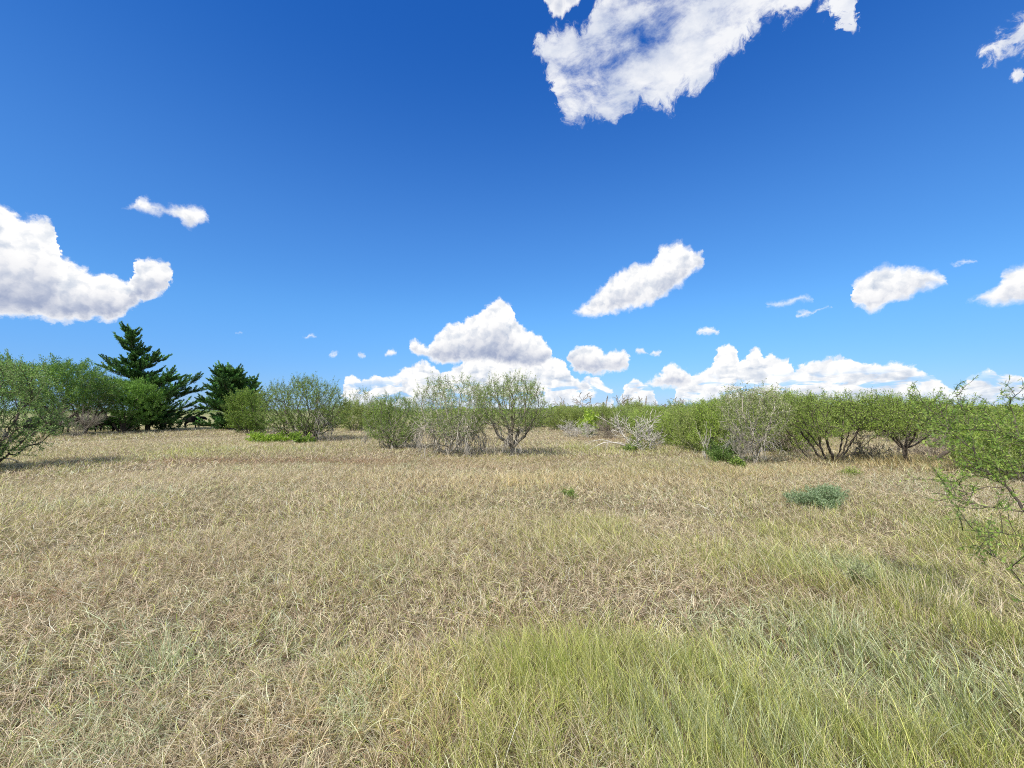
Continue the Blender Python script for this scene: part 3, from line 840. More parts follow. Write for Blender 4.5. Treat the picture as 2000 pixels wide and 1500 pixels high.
def conifer(name, seed, H, Wd, lean=(0, 0), limbs=46, pal=CEDAR, low=0.05, long_limbs=(), power=0.8):
    """cedar: leaning trunk, whorls of sweeping limbs carrying pointed plumes of scale foliage"""
    r = random.Random(seed); nr = np.random.default_rng(seed)
    root = empty(name, (0, 0, 0))
    w = Wood()
    tp = [Vector((lean[0] * t ** 1.3, lean[1] * t, H * t)) for t in [i / 9 for i in range(10)]]
    for p in tp[1:-1]: p.x += r.uniform(-.07, .07)
    w.add(tp, [0.20 * (1 - i / 9) ** 0.9 + 0.012 for i in range(10)], 7)
    def on_trunk(t):
        k = min(8, int(t * 9)); f = t * 9 - k
        return tp[k].lerp(tp[k + 1], f)
    P, D, Ls = [], [], []
    def plume(a, b, fat):
        br_ = r.choice((0.6, 0.8, 1.0, 1.0, 1.3, 1.8))
        seg = b - a; n = max(4, int(seg.length * 34))
        for i in range(n):
            t = (i + nr.uniform()) / n
            q = a + seg * t
            rr = fat * (1 - 0.75 * t)
            for _ in range(4):
                o = Vector(nr.normal(0, rr * 0.5, 3)); o.z *= 0.6
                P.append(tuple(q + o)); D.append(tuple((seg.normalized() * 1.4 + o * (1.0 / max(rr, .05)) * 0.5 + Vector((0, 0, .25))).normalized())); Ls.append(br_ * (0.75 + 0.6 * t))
    spec = []
    for i in range(limbs):
        if r.random() < 0.12: continue
        t = low + (1 - low) * (i / limbs) ** 0.92 * 0.97
        spec.append((t, i * 2.399 + r.uniform(-.5, .5), Wd * 0.5 * (1 - t) ** power * r.choice((0.4, 0.65, 0.9, 1.0, 1.4)) * r.uniform(0.85, 1.1) + 0.25))
    spec += list(long_limbs)
    for t, an, L in spec:
        p = on_trunk(t)
        el = r.uniform(-0.15, 0.40) + t * 0.55
        d = Vector((math.cos(an) * math.cos(el), math.sin(an) * math.cos(el), math.sin(el)))
        pts = [p]; q = p.copy(); dd = d.copy(); n = 5
        for s in range(n):
            dd = (dd + Vector((0, 0, -0.10 if s < 2 else 0.13)) + rand_perp(r, dd) * 0.10).normalized()
            q = q + dd * (L / n); pts.append(q.copy())
        w.add(pts, [0.05 * (1 - s / (n + .5)) * (0.5 + L / Wd) + 0.006 for s in range(n + 1)], 4)
        for s in range(1, n + 1):
            a = pts[s - 1].lerp(pts[s], 0.3); frac = s / n
            for sd in (-1, 1, 0):
                hor = Vector((-dd.y, dd.x, 0)).normalized() * sd
                bd = (dd * 0.9 + hor * r.uniform(.5, 1.0) + Vector((0, 0, r.uniform(-.1, .75)))).normalized()
                bl = L * 0.36 * (1.15 - 0.55 * frac) * r.uniform(.7, 1.2) + 0.12
                plume(a, a + bd * bl, 0.07 + 0.018 * L)
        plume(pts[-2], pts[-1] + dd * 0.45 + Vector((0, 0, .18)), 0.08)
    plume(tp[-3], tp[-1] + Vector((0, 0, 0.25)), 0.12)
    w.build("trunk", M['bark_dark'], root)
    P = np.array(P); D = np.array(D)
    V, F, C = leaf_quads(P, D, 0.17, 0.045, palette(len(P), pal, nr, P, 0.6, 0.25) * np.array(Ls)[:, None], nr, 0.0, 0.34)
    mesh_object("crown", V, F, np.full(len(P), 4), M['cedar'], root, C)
    return root

def leafy_clump(name, seed, H, Wd, n_stems, leaf, per_m, pal, depth=None, fan=(10, 70), jitter=0.03, levels=2):
    """low leafy bush: short stems thick with leaves down to the ground"""
    r = random.Random(seed); nr = np.random.default_rng(seed); root = empty(name, (0, 0, 0)); S = []
    for j in range(n_stems):
        an = 2.399 * j; f = math.radians(r.uniform(*fan))
        S.append((Vector((r.uniform(-.1, .1), r.uniform(-.1, .1), -.03)), Vector((math.sin(f) * math.cos(an), math.sin(f) * math.sin(an), math.cos(f))), 0.4 * r.uniform(.7, 1.2), 0.008))
    br = fit(skeleton(r, S, levels, wiggle=0.2, level_up=(0.03, 0.05, 0.06), angle=(18, 45), wmin=0.002), H, Wd, depth)
    w = Wood()
    for pts, rad, lv in br: w.add(pts, rad, 3)
    w.build("stems", M['bark_dark'], root)
    P, D = leaf_points(br, nr, 0, per_m, jitter)
    V, F, C = leaf_quads(P, D, leaf[0], leaf[1], palette(len(P), pal, nr, P), nr, 0.0, 0.8)
    mesh_object("crown", V, F, np.full(len(P), 4), M['leaf'], root, C)
    return root

def put(o, u, depth, label=None, cat=None, group=None, rz=0.0, s=(1, 1, 1)):
    x, y = at(u, depth)
    o.location = (x, y, gz(x, y)); o.rotation_euler = (0, 0, rz); o.scale = s
    if label: tag(o, label, cat, group)
    return o

def dup(root, label=None, group=None):
    r_ = root.copy(); COL.objects.link(r_)
    if label: r_["label"] = label
    if group: r_["group"] = group
    for ch in list(root.children):
        c = ch.copy(); COL.objects.link(c); c.parent = r_
        for g in list(ch.children):
            d = g.copy(); COL.objects.link(d); d.parent = c
    return r_

def m_high(v_top, depth):                # height of something whose top is seen at row v_top
    return CH + (HORIZON - v_top) / F_PX * depth
def m_wide(px, depth): return px / F_PX * depth

# ---------------------------------------------------------------- centre
d = 18.0
put(bushy_tree("mesquite_tree", 11, m_high(736, d), m_wide(158, d), stems=6, per_m=42, pal=MESQ, trunk_r=0.075, clear=0.45, fan=62, zc=0.60, zlow=0.30, dead=4, dead_len=0.55, dead_rad=0.025, dead_min=0.008, leaf=(0.06, 0.014), tall_shoots=160, dead_mat='bark_mid', n_att=2300, step=0.09, kill=1.3, lumpy=0.6),
    1000, d, "round crowned mesquite tree on one dark forked trunk in the middle of the field", "tree")
d = 18.2
put(bushy_tree("mesquite_tree", 23, m_high(744, d), m_wide(148, d), stems=7, per_m=40, pal=MESQ, trunk_r=0.05, fan=50, zc=0.58, zlow=0.18, dead=15, dead_len=0.98, dead_rad=0.028, dead_min=0.008, leaf=(0.06, 0.014), bark='bark_mid', tall_shoots=160, dead_mat='bark_mid', n_att=2100, step=0.09, kill=1.3, lumpy=0.65),
    880, d, "mesquite tree with a skirt of drooping bare grey branches, left of the forked trunk tree", "tree")
d = 21.0
put(bushy_tree("mesquite_tree", 31, m_high(774, d), m_wide(118, d), stems=8, per_m=44, pal=MESQ[:2] + HUIS[:2], trunk_r=0.05, fan=60, zc=0.48, zlow=0.04, dead=7, dead_len=0.9, dead_rad=0.025, dead_min=0.008, dead_mat='bark_mid', leaf=(0.065, 0.018), tall_shoots=120, leaf_from=0.25, n_att=2200, step=0.085, kill=1.3),
    770, d, "low dense green mesquite with pale stems, leftmost of the three trees at the field's centre", "tree")
d = 27.0
put(bushy_tree("mesquite_tree", 47, m_high(735, d), m_wide(180, d), stems=9, per_m=36, pal=MESQ[:2] + HUIS[:2], bark='bark_dark', trunk_r=0.07, fan=66, zc=0.42, zlow=0.04, dead=13, dead_len=0.9, dead_rad=0.026, dead_min=0.009, leaf=(0.08, 0.02), tall_shoots=220, dead_mat='bark_mid', n_att=3400, step=0.12, kill=1.35, leaf_from=0.4),
    598, d, "wide domed mesquite with tangled grey branches low on its left side, beside the small cedar", "tree")
d = 25.5
put(leafy_clump("low_shrub", 5, 0.62, m_wide(82, d), 16, (0.10, 0.055), 75, LIME, depth=1.4, fan=(30, 80)), 530, d, "low bright green leafy shrub in the grass at the foot of the domed mesquite", "shrub")
put(leafy_clump("low_shrub", 6, 0.58, m_wide(40, d), 9, (0.10, 0.055), 75, LIME[:1] + HUIS[:2], depth=1.0, fan=(20, 75)), 588, d - 1, "small dark green leafy shrub touching the stems of the domed mesquite", "shrub")
put(dead_shrub("brush_pile", 8, 0.45, 2.6, 9, 'bark_twig', 3, 0.02, (60, 85)), 645, 27, "flat heap of fallen grey twigs right of the domed mesquite", "dead brush")

# ---------------------------------------------------------------- left side
d = 13.5
put(bushy_tree("mesquite_tree", 71, m_high(690, d), m_wide(245, d), stems=10, per_m=78, pal=[(0.20, 0.33, 0.10), (0.26, 0.39, 0.12), (0.15, 0.26, 0.07), (0.33, 0.42, 0.18)], bark='bark_dark', trunk_r=0.05, fan=66, zc=0.42, zlow=0.03, dead=5, dead_len=0.6, leaf=(0.06, 0.018), tall_shoots=90, leaf_from=0.2, dead_mat='bark_mid', n_att=3400, step=0.105, kill=1.35),
    -32, d, "big grey green mesquite cut by the left edge of the picture", "tree")
d = 33.0
put(bushy_tree("huisache_tree", 83, m_high(706, d), m_wide(185, d), stems=6, per_m=80, pal=[(0.17, 0.29, 0.05), (0.22, 0.35, 0.065), (0.11, 0.21, 0.05), (0.09, 0.19, 0.07)], bark='bark_dark', trunk_r=0.13, clear=0.6, fan=60, zc=0.62, zlow=0.30, leaf=(0.12, 0.035), jitter=0.06, tall_shoots=160, shoot_len=0.12, lumpy=0.75, n_att=1700, leaf_from=0.6),
    108, d, "umbrella shaped dark green tree behind the mesquite at the left edge", "tree")
d = 35.0
put(bushy_tree("huisache_tree", 84, m_high(735, d), m_wide(105, d), stems=6, per_m=20, pal=GREY + TEAL, bark='bark_dark', trunk_r=0.10, clear=0.4, fan=48, zc=0.6, zlow=0.3, leaf=(0.11, 0.03), jitter=0.06, tall_shoots=50),
    172, d, "thin open crowned tree with dark fanning limbs, left of the tall cedar", "tree")
put(dead_shrub("bare_shrub", 9, m_high(792, 31), m_wide(68, 31), 12, 'bark_grey', 3, 0.028, (5, 55)), 152, 31, "bare grey twiggy shrub in front of the dark cattle at the far left", "shrub")
d = 41.0
put(conifer("cedar_tree", 101, m_high(637, d), m_wide(135, d), lean=(-2.5, 0), limbs=66, low=0.06,
            long_limbs=((0.50, math.pi * 0.98, 4.4), (0.47, math.pi * 1.03, 3.9), (0.44, math.pi * 0.94, 3.4), (0.46, 0.10, 3.4), (0.42, -0.1, 3.6), (0.30, 0.12, 4.8), (0.24, -0.1, 5.0), (0.27, 0.25, 5.0), (0.14, 0.0, 4.8), (0.18, -0.25, 4.6), (0.34, -0.15, 4.0), (0.10, 0.2, 4.6), (0.12, -0.4, 4.2), (0.62, 0.0, 2.0), (0.74, 3.0, 1.6))),
    292, d, "tall ragged dark green cedar, the highest tree on the left", "tree")
d = 38.0
put(bushy_tree("huisache_tree", 85, m_high(745, d), m_wide(125, d), stems=7, per_m=70, pal=[(0.16, 0.31, 0.05), (0.22, 0.37, 0.07), (0.11, 0.22, 0.05)], bark='bark_dark', trunk_r=0.10, fan=60, zc=0.58, zlow=0.14, leaf=(0.12, 0.035), jitter=0.06, tall_shoots=140, shoot_len=0.11, lumpy=0.8, n_att=1500, leaf_from=0.3),
    242, d, "bright green rounded tree in front of the tall cedar", "tree")
d = 42.0
put(conifer("cedar_tree", 112, m_high(726, d), m_wide(94, d), lean=(-0.2, 0), limbs=120, power=0.40, long_limbs=((0.6, math.pi, 2.2), (0.5, math.pi * .95, 2.5), (0.75, 0.3, 1.6))),
    455, d, "small broad cedar standing alone right of the tall one", "tree")
for u_, d_, h_, w_, lb_ in ((95, 40.0, 1.3, 4.2, "dark low brush added to fill the shade under the umbrella shaped tree at the far left"), (182, 41.0, 1.3, 3.6, "dark low brush added to fill the shade behind the bare grey twiggy shrub"), (225, 41.5, 1.5, 3.4, "dark low brush added to fill the shade under the bright green rounded tree"), (262, 40.5, 1.5, 3.2, "dark low bush added to fill the shade under the left boughs of the tall cedar"), (318, 41.5, 1.6, 3.6, "dark low bush added to fill the shade under the right boughs of the tall cedar"), (440, 42.5, 1.4, 2.6, "dark low bush at the foot of the small broad cedar")):
    put(leafy_clump("low_shrub", int(u_), h_, w_, 12, (0.14, 0.06), 40, CEDAR + TEAL[:1], fan=(10, 60)), u_, d_, lb_, "shrub")  # dark shrubs, most added to deepen the shade under the left trees
put(conifer("cedar_tree", 113, m_high(740, 45), m_wide(30, 45), limbs=30), 495, 45, "narrow young cedar half hidden between the small cedar and the domed mesquite", "tree")
d = 36.0
put(bushy_tree("huisache_shrub", 86, m_high(770, d), m_wide(74, d), stems=9, per_m=70, pal=LIME[2:] + HUIS, bark='bark_dark', trunk_r=0.05, zc=0.5, zlow=0.0, leaf=(0.11, 0.035), jitter=0.06, lumpy=0.9, tall_shoots=120, shoot_len=0.16, leaf_from=0.0),
    488, d, "yellowish green bush filling the gap left of the domed mesquite", "shrub")

# ---------------------------------------------------------------- right side
d = 14.8
put(bushy_tree("pale_tree", 131, m_high(758, d), m_wide(125, d), stems=6, per_m=40, pal=[(0.32, 0.37, 0.14), (0.25, 0.31, 0.10), (0.39, 0.42, 0.19)], bark='bark_mid', trunk_r=0.032, clear=0.35, fan=40, zc=0.64, zlow=0.22, leaf=(0.07, 0.02), jitter=0.04, droop=0.9, dead=4, dead_len=0.7, tall_shoots=40, n_att=2000, step=0.09, kill=1.3, leaf_from=1.05),
    1470, d, "tree with whitish bare stems and a thin drooping crown right of centre", "tree")
put(dead_shrub("bare_shrub", 132, 1.35, 1.0, 8, 'bark_mid', 3, 0.010, (4, 40), wmin=0.0035), 1446, 14.6, "whitish bare shrub crowding the left stem of the pale stemmed tree", "shrub")
put(leafy_clump("low_shrub", 133, 0.75, 1.2, 14, (0.06, 0.025), 90, [(0.12, 0.20, 0.045), (0.17, 0.26, 0.06), (0.09, 0.15, 0.04)]), 1405, 15.3, "dark green leafy bush left of the pale stemmed tree", "shrub")
put(leafy_clump("low_shrub", 134, 0.36, 0.35, 8, (0.06, 0.03), 100, HUIS[1:]), 1437, 13.7, "knee high dark green weed at the foot of the whitish bare shrub", "shrub")
put(dead_shrub("bare_shrub", 135, 1.35, 0.42, 3, 'bark_pale', 2, 0.02, (3, 18)), 1378, 15.8, "thin whitish dead sapling at the right end of the green thicket", "shrub")
d = 15.3
put(bushy_tree("huisache_tree", 141, m_high(774, d), m_wide(205, d), stems=11, per_m=52, pal=[(0.28, 0.38, 0.075), (0.36, 0.45, 0.11), (0.21, 0.30, 0.06)], bark='bark_dark', trunk_r=0.043, fan=64, zc=0.60, zlow=0.34, flat=0.6, leaf=(0.06, 0.016), jitter=0.03, tall_shoots=230, lumpy=0.95, n_att=2000, step=0.085, leaf_from=0.75, shoot_len=0.12),
    1618, d, "wide fan shaped tree on many dark stems at the right", "tree")
d = 15.0
put(bushy_tree("huisache_tree", 151, m_high(776, d), m_wide(215, d), stems=6, per_m=52, pal=[(0.28, 0.39, 0.07), (0.37, 0.46, 0.10), (0.21, 0.30, 0.06)], bark='bark_dark', trunk_r=0.036, clear=0.62, fan=60, zc=0.64, zlow=0.44, flat=0.55, leaf=(0.06, 0.016), jitter=0.03, tall_shoots=210, lumpy=0.95, n_att=2000, step=0.085, leaf_from=0.8, shoot_len=0.12),
    1762, d, "flat topped tree on one slim dark trunk above golden grass at the right", "tree")
d = 17.5
put(dead_shrub("brush_pile", 152, 1.35, m_wide(130, d), 13, 'bark_twig', 4, 0.03, (40, 80), up=(-0.05, -0.1, -0.1), depth=2.0), 1800, d, "tangled heap of grey dead branches behind the slim trunked tree", "dead brush")
put(dead_shrub("brush_pile", 153, 1.25, m_wide(85, 17), 11, 'bark_twig', 4, 0.025, (25, 75), up=(0.0, -0.1, -0.12)), 1535, 19, "dark mound of dead twigs between the pale stemmed tree and the fan shaped tree", "dead brush")
put(dead_shrub("brush_pile", 154, 1.1, m_wide(70, 16), 12, 'bark_grey', 4, 0.022, (25, 75), up=(0.0, -0.08, -0.1)), 1690, 16.3, "grey brush low between the fan shaped tree and the slim trunked tree", "dead brush")
# one long dead limb resting across
lw = Wood()
r = random.Random(5)
for pts, rad, lv in skeleton(r, [(Vector((0, 0, 0)), Vector((1, 0.1, 0.42)), 0.9, 0.026)], 3, fork=(2, 2), wiggle=0.1, level_up=(-.02, -.03, -.04), angle=(10, 30), side_shoots=0.3): lw.add(pts, rad, 5 if lv == 0 else 3)
limb = lw.build("fallen_branch", M['bark_mid'], None); put(limb, 1772, 15.4, "long pale dead branch rising to the right beside the slim trunk", "branch"); limb.location.z += 0.55
lw = Wood()
lw.add([Vector(p) for p in ((-0.35, 0, 0.0), (0, 0, 0.28), (0.35, .02, 0.50), (0.75, .05, 0.66), (1.2, .05, 0.78))], [0.075, 0.07, 0.06, 0.05, 0.03], 7)
for k in range(9):
    for pts, rad, lv in skeleton(r, [(Vector((0.4 + 0.1 * k, 0, 0.5 + 0.03 * k)), Vector((r.uniform(-.3, 1), r.uniform(-.6, .6), 0.9)), 0.5, 0.02)], 2, level_up=(.02, .05)): lw.add(pts, rad, 3)
lean = lw.build("leaning_trunk", M['bark_dark'], None); put(lean, 1835, 15.8, "short black trunk leaning over the golden grass at the right", "trunk")

# white dead shrub in front of the thicket
put(dead_shrub("dead_shrub", 161, m_high(806, 20), m_wide(92, 20), 7, 'bark_pale', 3, 0.05, (6, 42), wmin=0.009, shoots=0.7, wiggle=0.22), 1256, 20, "white leafless shrub standing clear of the green thicket", "shrub")
lw = Wood()
for pts, rad, lv in skeleton(r, [(Vector((0, 0, 0)), Vector((-1, 0.1, 1.0)), 1.1, 0.05)], 2, fork=(2, 2), wiggle=0.08, level_up=(-.16, -.14, -.10), angle=(8, 22), side_shoots=0.15): lw.add(pts, rad, 5 if lv == 0 else 4)
lb = lw.build("fallen_branch", M['bark_pale'], None); put(lb, 1238, 20.2, "pale limb arching down to the left of the white leafless shrub", "branch")
put(leafy_clump("low_shrub", 162, 0.75, 1.1, 9, (0.07, 0.03), 45, BRUSH), 1243, 20.4, "sparse green bush growing through the foot of the white leafless shrub", "shrub")
put(leafy_clump("low_shrub", 163, 0.35, 0.7, 7, (0.06, 0.03), 100, HUIS), 1232, 19.6, "small dark green tuft left of the white leafless shrub's foot", "shrub")
put(dead_shrub("dead_shrub", 164, 1.15, m_wide(55, 30), 12, 'bark_pale', 3, 0.025, (10, 60)), 1118, 30, "grey dead bush at the left end of the thicket", "shrub")
put(dead_shrub("dead_shrub", 165, 1.1, m_wide(30, 29), 8, 'bark_pale', 3, 0.03, (5, 40)), 1148, 29, "small whitish dead bush just below the lime green one", "shrub")
put(dead_shrub("dead_shrub", 166, 1.5, m_wide(60, 29), 14, 'bark_twig', 3, 0.025, (20, 65)), 1185, 29, "brownish dead bush in the gap left of the white leafless shrub", "shrub")
put(leafy_clump("lime_shrub", 167, 1.9, m_wide(36, 31), 12, (0.11, 0.06), 70, [(0.36, 0.48, 0.07), (0.44, 0.55, 0.10)], fan=(8, 45)), 1150, 32, "yellow green bush, the brightest in the thicket", "shrub")

# thicket: a few kinds of bush, copied with a size and turn of their own
kinds = [bushy_tree("thicket_shrub", 200, 2.6, 3.0, stems=8, per_m=62, pal=BRUSH, trunk_r=0.045, leaf=(0.085, 0.03), jitter=0.05, lumpy=0.7, shoot_len=0.13, fan=60, zc=0.45, zlow=0.0, tall_shoots=110, leaf_from=0.0, n_att=1000),
         bushy_tree("thicket_shrub", 201, 2.4, 3.2, stems=9, per_m=62, pal=BRUSH[:2] + LIME[:1], trunk_r=0.045, leaf=(0.085, 0.03), jitter=0.05, lumpy=0.7, shoot_len=0.13, fan=62, zc=0.45, zlow=0.0, tall_shoots=110, dead=3, dead_len=.9, leaf_from=0.0, n_att=900),
         bushy_tree("thicket_shrub", 202, 2.8, 3.0, stems=7, per_m=50, pal=BRUSH + MESQ, trunk_r=0.05, leaf=(0.085, 0.028), jitter=0.05, lumpy=0.7, shoot_len=0.13, fan=52, zc=0.5, zlow=0.08, tall_shoots=60, dead=2, dead_len=.9, leaf_from=0.3, n_att=900)]
LBL = ["rounded mid green bush in the back rows of the thicket beyond the field", "yellow green bush in the back rows of the thicket beyond the field", "olive green bush with grey stems in the back rows of the thicket beyond the field"]
TG = "thicket bushes beyond the field"
used = [False] * 3
rr = random.Random(77)
def thicket(u, depth, v_top, wpx, k, label=None):
    o = kinds[k] if not used[k] else dup(kinds[k]); used[k] = True
    bh, bw = (2.6, 2.4, 2.8)[k], (3.0, 3.2, 3.0)[k]
    sz = m_high(v_top, depth) / bh; sx = m_wide(wpx, depth) / bw
    put(o, u, depth, rz=rr.uniform(0, 6.28), s=(sx, sx, sz))
    tag(o, label or LBL[k], "shrub", TG)
# further rows
for i in range(34):
    u = 1085 + i * 24 + rr.uniform(-10, 10); dp = rr.uniform(34, 60) if u < 1300 else rr.uniform(24, 50)
    thicket(u, dp, 798 - (7 if u > 1350 else 0) + rr.choice((-13, -8, -4, -1, 1, 2)) * (1.0 if u > 1230 else 0.6), rr.uniform(55, 80), rr.randrange(3))
# front row, following its lower edge from far (left) to near (right)
for u, dp, vt, wp, k, lb in (
        (1095, 46, 798, 60, 0, "bush at the left end of the thicket, just right of the forked trunk mesquite"),
        (1135, 42, 797, 60, 2, "low bush behind the yellow green bush in the thicket"),
        (1180, 40, 799, 65, 1, "low bush behind the brownish dead bush"),
        (1225, 34, 796, 75, 2, "bush seen behind the left half of the white leafless shrub"),
        (1270, 29, 794, 85, 1, "bush seen behind the right half of the white leafless shrub"),
        (1300, 25, 800, 80, 0, "green bush in the thicket's front row, next right of the white leafless shrub"),
        (1330, 22.5, 798, 95, 1, "second green bush of the front row right of the white leafless shrub"),
        (1365, 20, 790, 95, 0, "tall green bush behind the thin whitish dead sapling"),
        (1395, 18.5, 787, 100, 1, "bush behind the dark green leafy bush, left of the pale stemmed tree"),
        (1425, 19, 776, 100, 2, "highest green bush just left of the pale stemmed tree"),
        (1340, 30, 788, 90, 2, "bush of the second row above the thicket's front edge"),
        (1500, 19.5, 768, 100, 0, "full green bush just right of the pale stemmed tree"),
        (1545, 19.5, 770, 90, 1, "green bush above the dark mound of dead twigs"),
        (1560, 23, 772, 90, 2, "bush behind the left part of the fan shaped tree")):
    thicket(u, dp, vt, wp, k, lb)
# right hand side behind the near branches
for u, dp, vt, wp, k, lb in (
        (1890, 20, 802, 110, 1, "green bush right of the short leaning black trunk"),
        (1945, 17, 805, 120, 0, "green bush behind the close feathery branches at the right"),
        (2010, 15, 798, 130, 1, "tall green bush cut by the right edge behind the feathery branches"),
        (1920, 12.5, 826, 110, 1, "low bush nearest the camera behind the feathery branches"),
        (1995, 11, 822, 130, 0, "low bush at the right edge just behind the feathery branches"),
        (1870, 26, 797, 100, 2, "bush in the back behind the short leaning black trunk"),
        (1975, 24, 796, 100, 0, None), (2060, 19, 795, 120, 2, None), (2080, 13, 800, 150, 1, None)):
    thicket(u, dp, vt, wp, k, lb)
# between and behind the middle trees
for u, dp, vt, wp, k, lb in (
        (690, 40, 784, 60, 0, "green bush just right of the domed mesquite, in the back"),
        (725, 44, 788, 55, 1, "bush behind the left side of the low dense mesquite"),
        (760, 47, 792, 60, 0, "bush behind the low dense mesquite's crown"),
        (830, 50, 797, 60, 2, "bush seen between the low dense mesquite and the skirted one"),
        (880, 46, 796, 70, 0, "bush seen through the stems of the mesquite with the drooping grey skirt"),
        (925, 44, 798, 70, 2, "bush in the gap left of the forked trunk mesquite"),
        (1040, 50, 798, 60, 0, "bush in the back just right of the forked trunk"),
        (1075, 52, 799, 50, 1, "small far bush right of the forked trunk mesquite's crown"),
        (650, 48, 791, 60, 2, "bush behind the right edge of the domed mesquite")):
    thicket(u, dp, vt, wp, k, lb)
put(bushy_tree("mesquite_tree", 220, m_high(760, 42), m_wide(65, 42), stems=5, per_m=7, pal=MESQ, leaf=(0.12, 0.035), trunk_r=0.07, fan=44, zc=0.6, zlow=0.3, n_att=700), 705, 42, "thin nearly leafless tree far behind, between the domed and the low dense mesquite", "tree")

# bare dead trees sticking out above the thicket
bare = [(1133, 62, 768, 40), (1155, 64, 776, 24), (1176, 62, 775, 26), (1199, 60, 772, 34), (1212, 64, 774, 20), (1240, 58, 778, 36), (1256, 60, 775, 20), (1285, 56, 785, 44), (1315, 54, 778, 44), (1335, 56, 780, 30), (1092, 60, 778, 34), (1108, 62, 784, 24)]
for i, (u, dp, vt, wp) in enumerate(bare):
    r2 = random.Random(300 + i)
    S = [(Vector((0, 0, -0.1)), Vector((r2.uniform(-.08, .08), 0, 1)), 1.2, 0.17)]
    br = fit(skeleton(r2, S, 4, fork=(2, 2), angle=(20, 48), wiggle=0.12, level_up=(0.05, 0.03, 0.03, 0.0), side_shoots=0.45, wmin=0.028), m_high(vt, dp), m_wide(wp, dp))
    w = Wood()
    for pts, rad, lv in br: w.add(pts, rad, 5 if lv == 0 else 3)
    o = w.build("bare_tree", M['bark_twig'], None)
    lb = {1133: "tallest leafless dead tree above the left part of the thicket", 1092: "leafless dead tree nearest the forked trunk mesquite", 1155: "thin leafless dead tree just right of the tallest one",
          1315: "spreading leafless dead tree above the thicket's middle, right of the white leafless shrub", 1335: "rightmost leafless dead tree above the thicket", 1240: "leafless dead tree straight above the white leafless shrub"}.get(u, "small leafless dead tree rising above the distant thicket")
    put(o, u, dp, lb, "tree", "dead trees above the thicket")

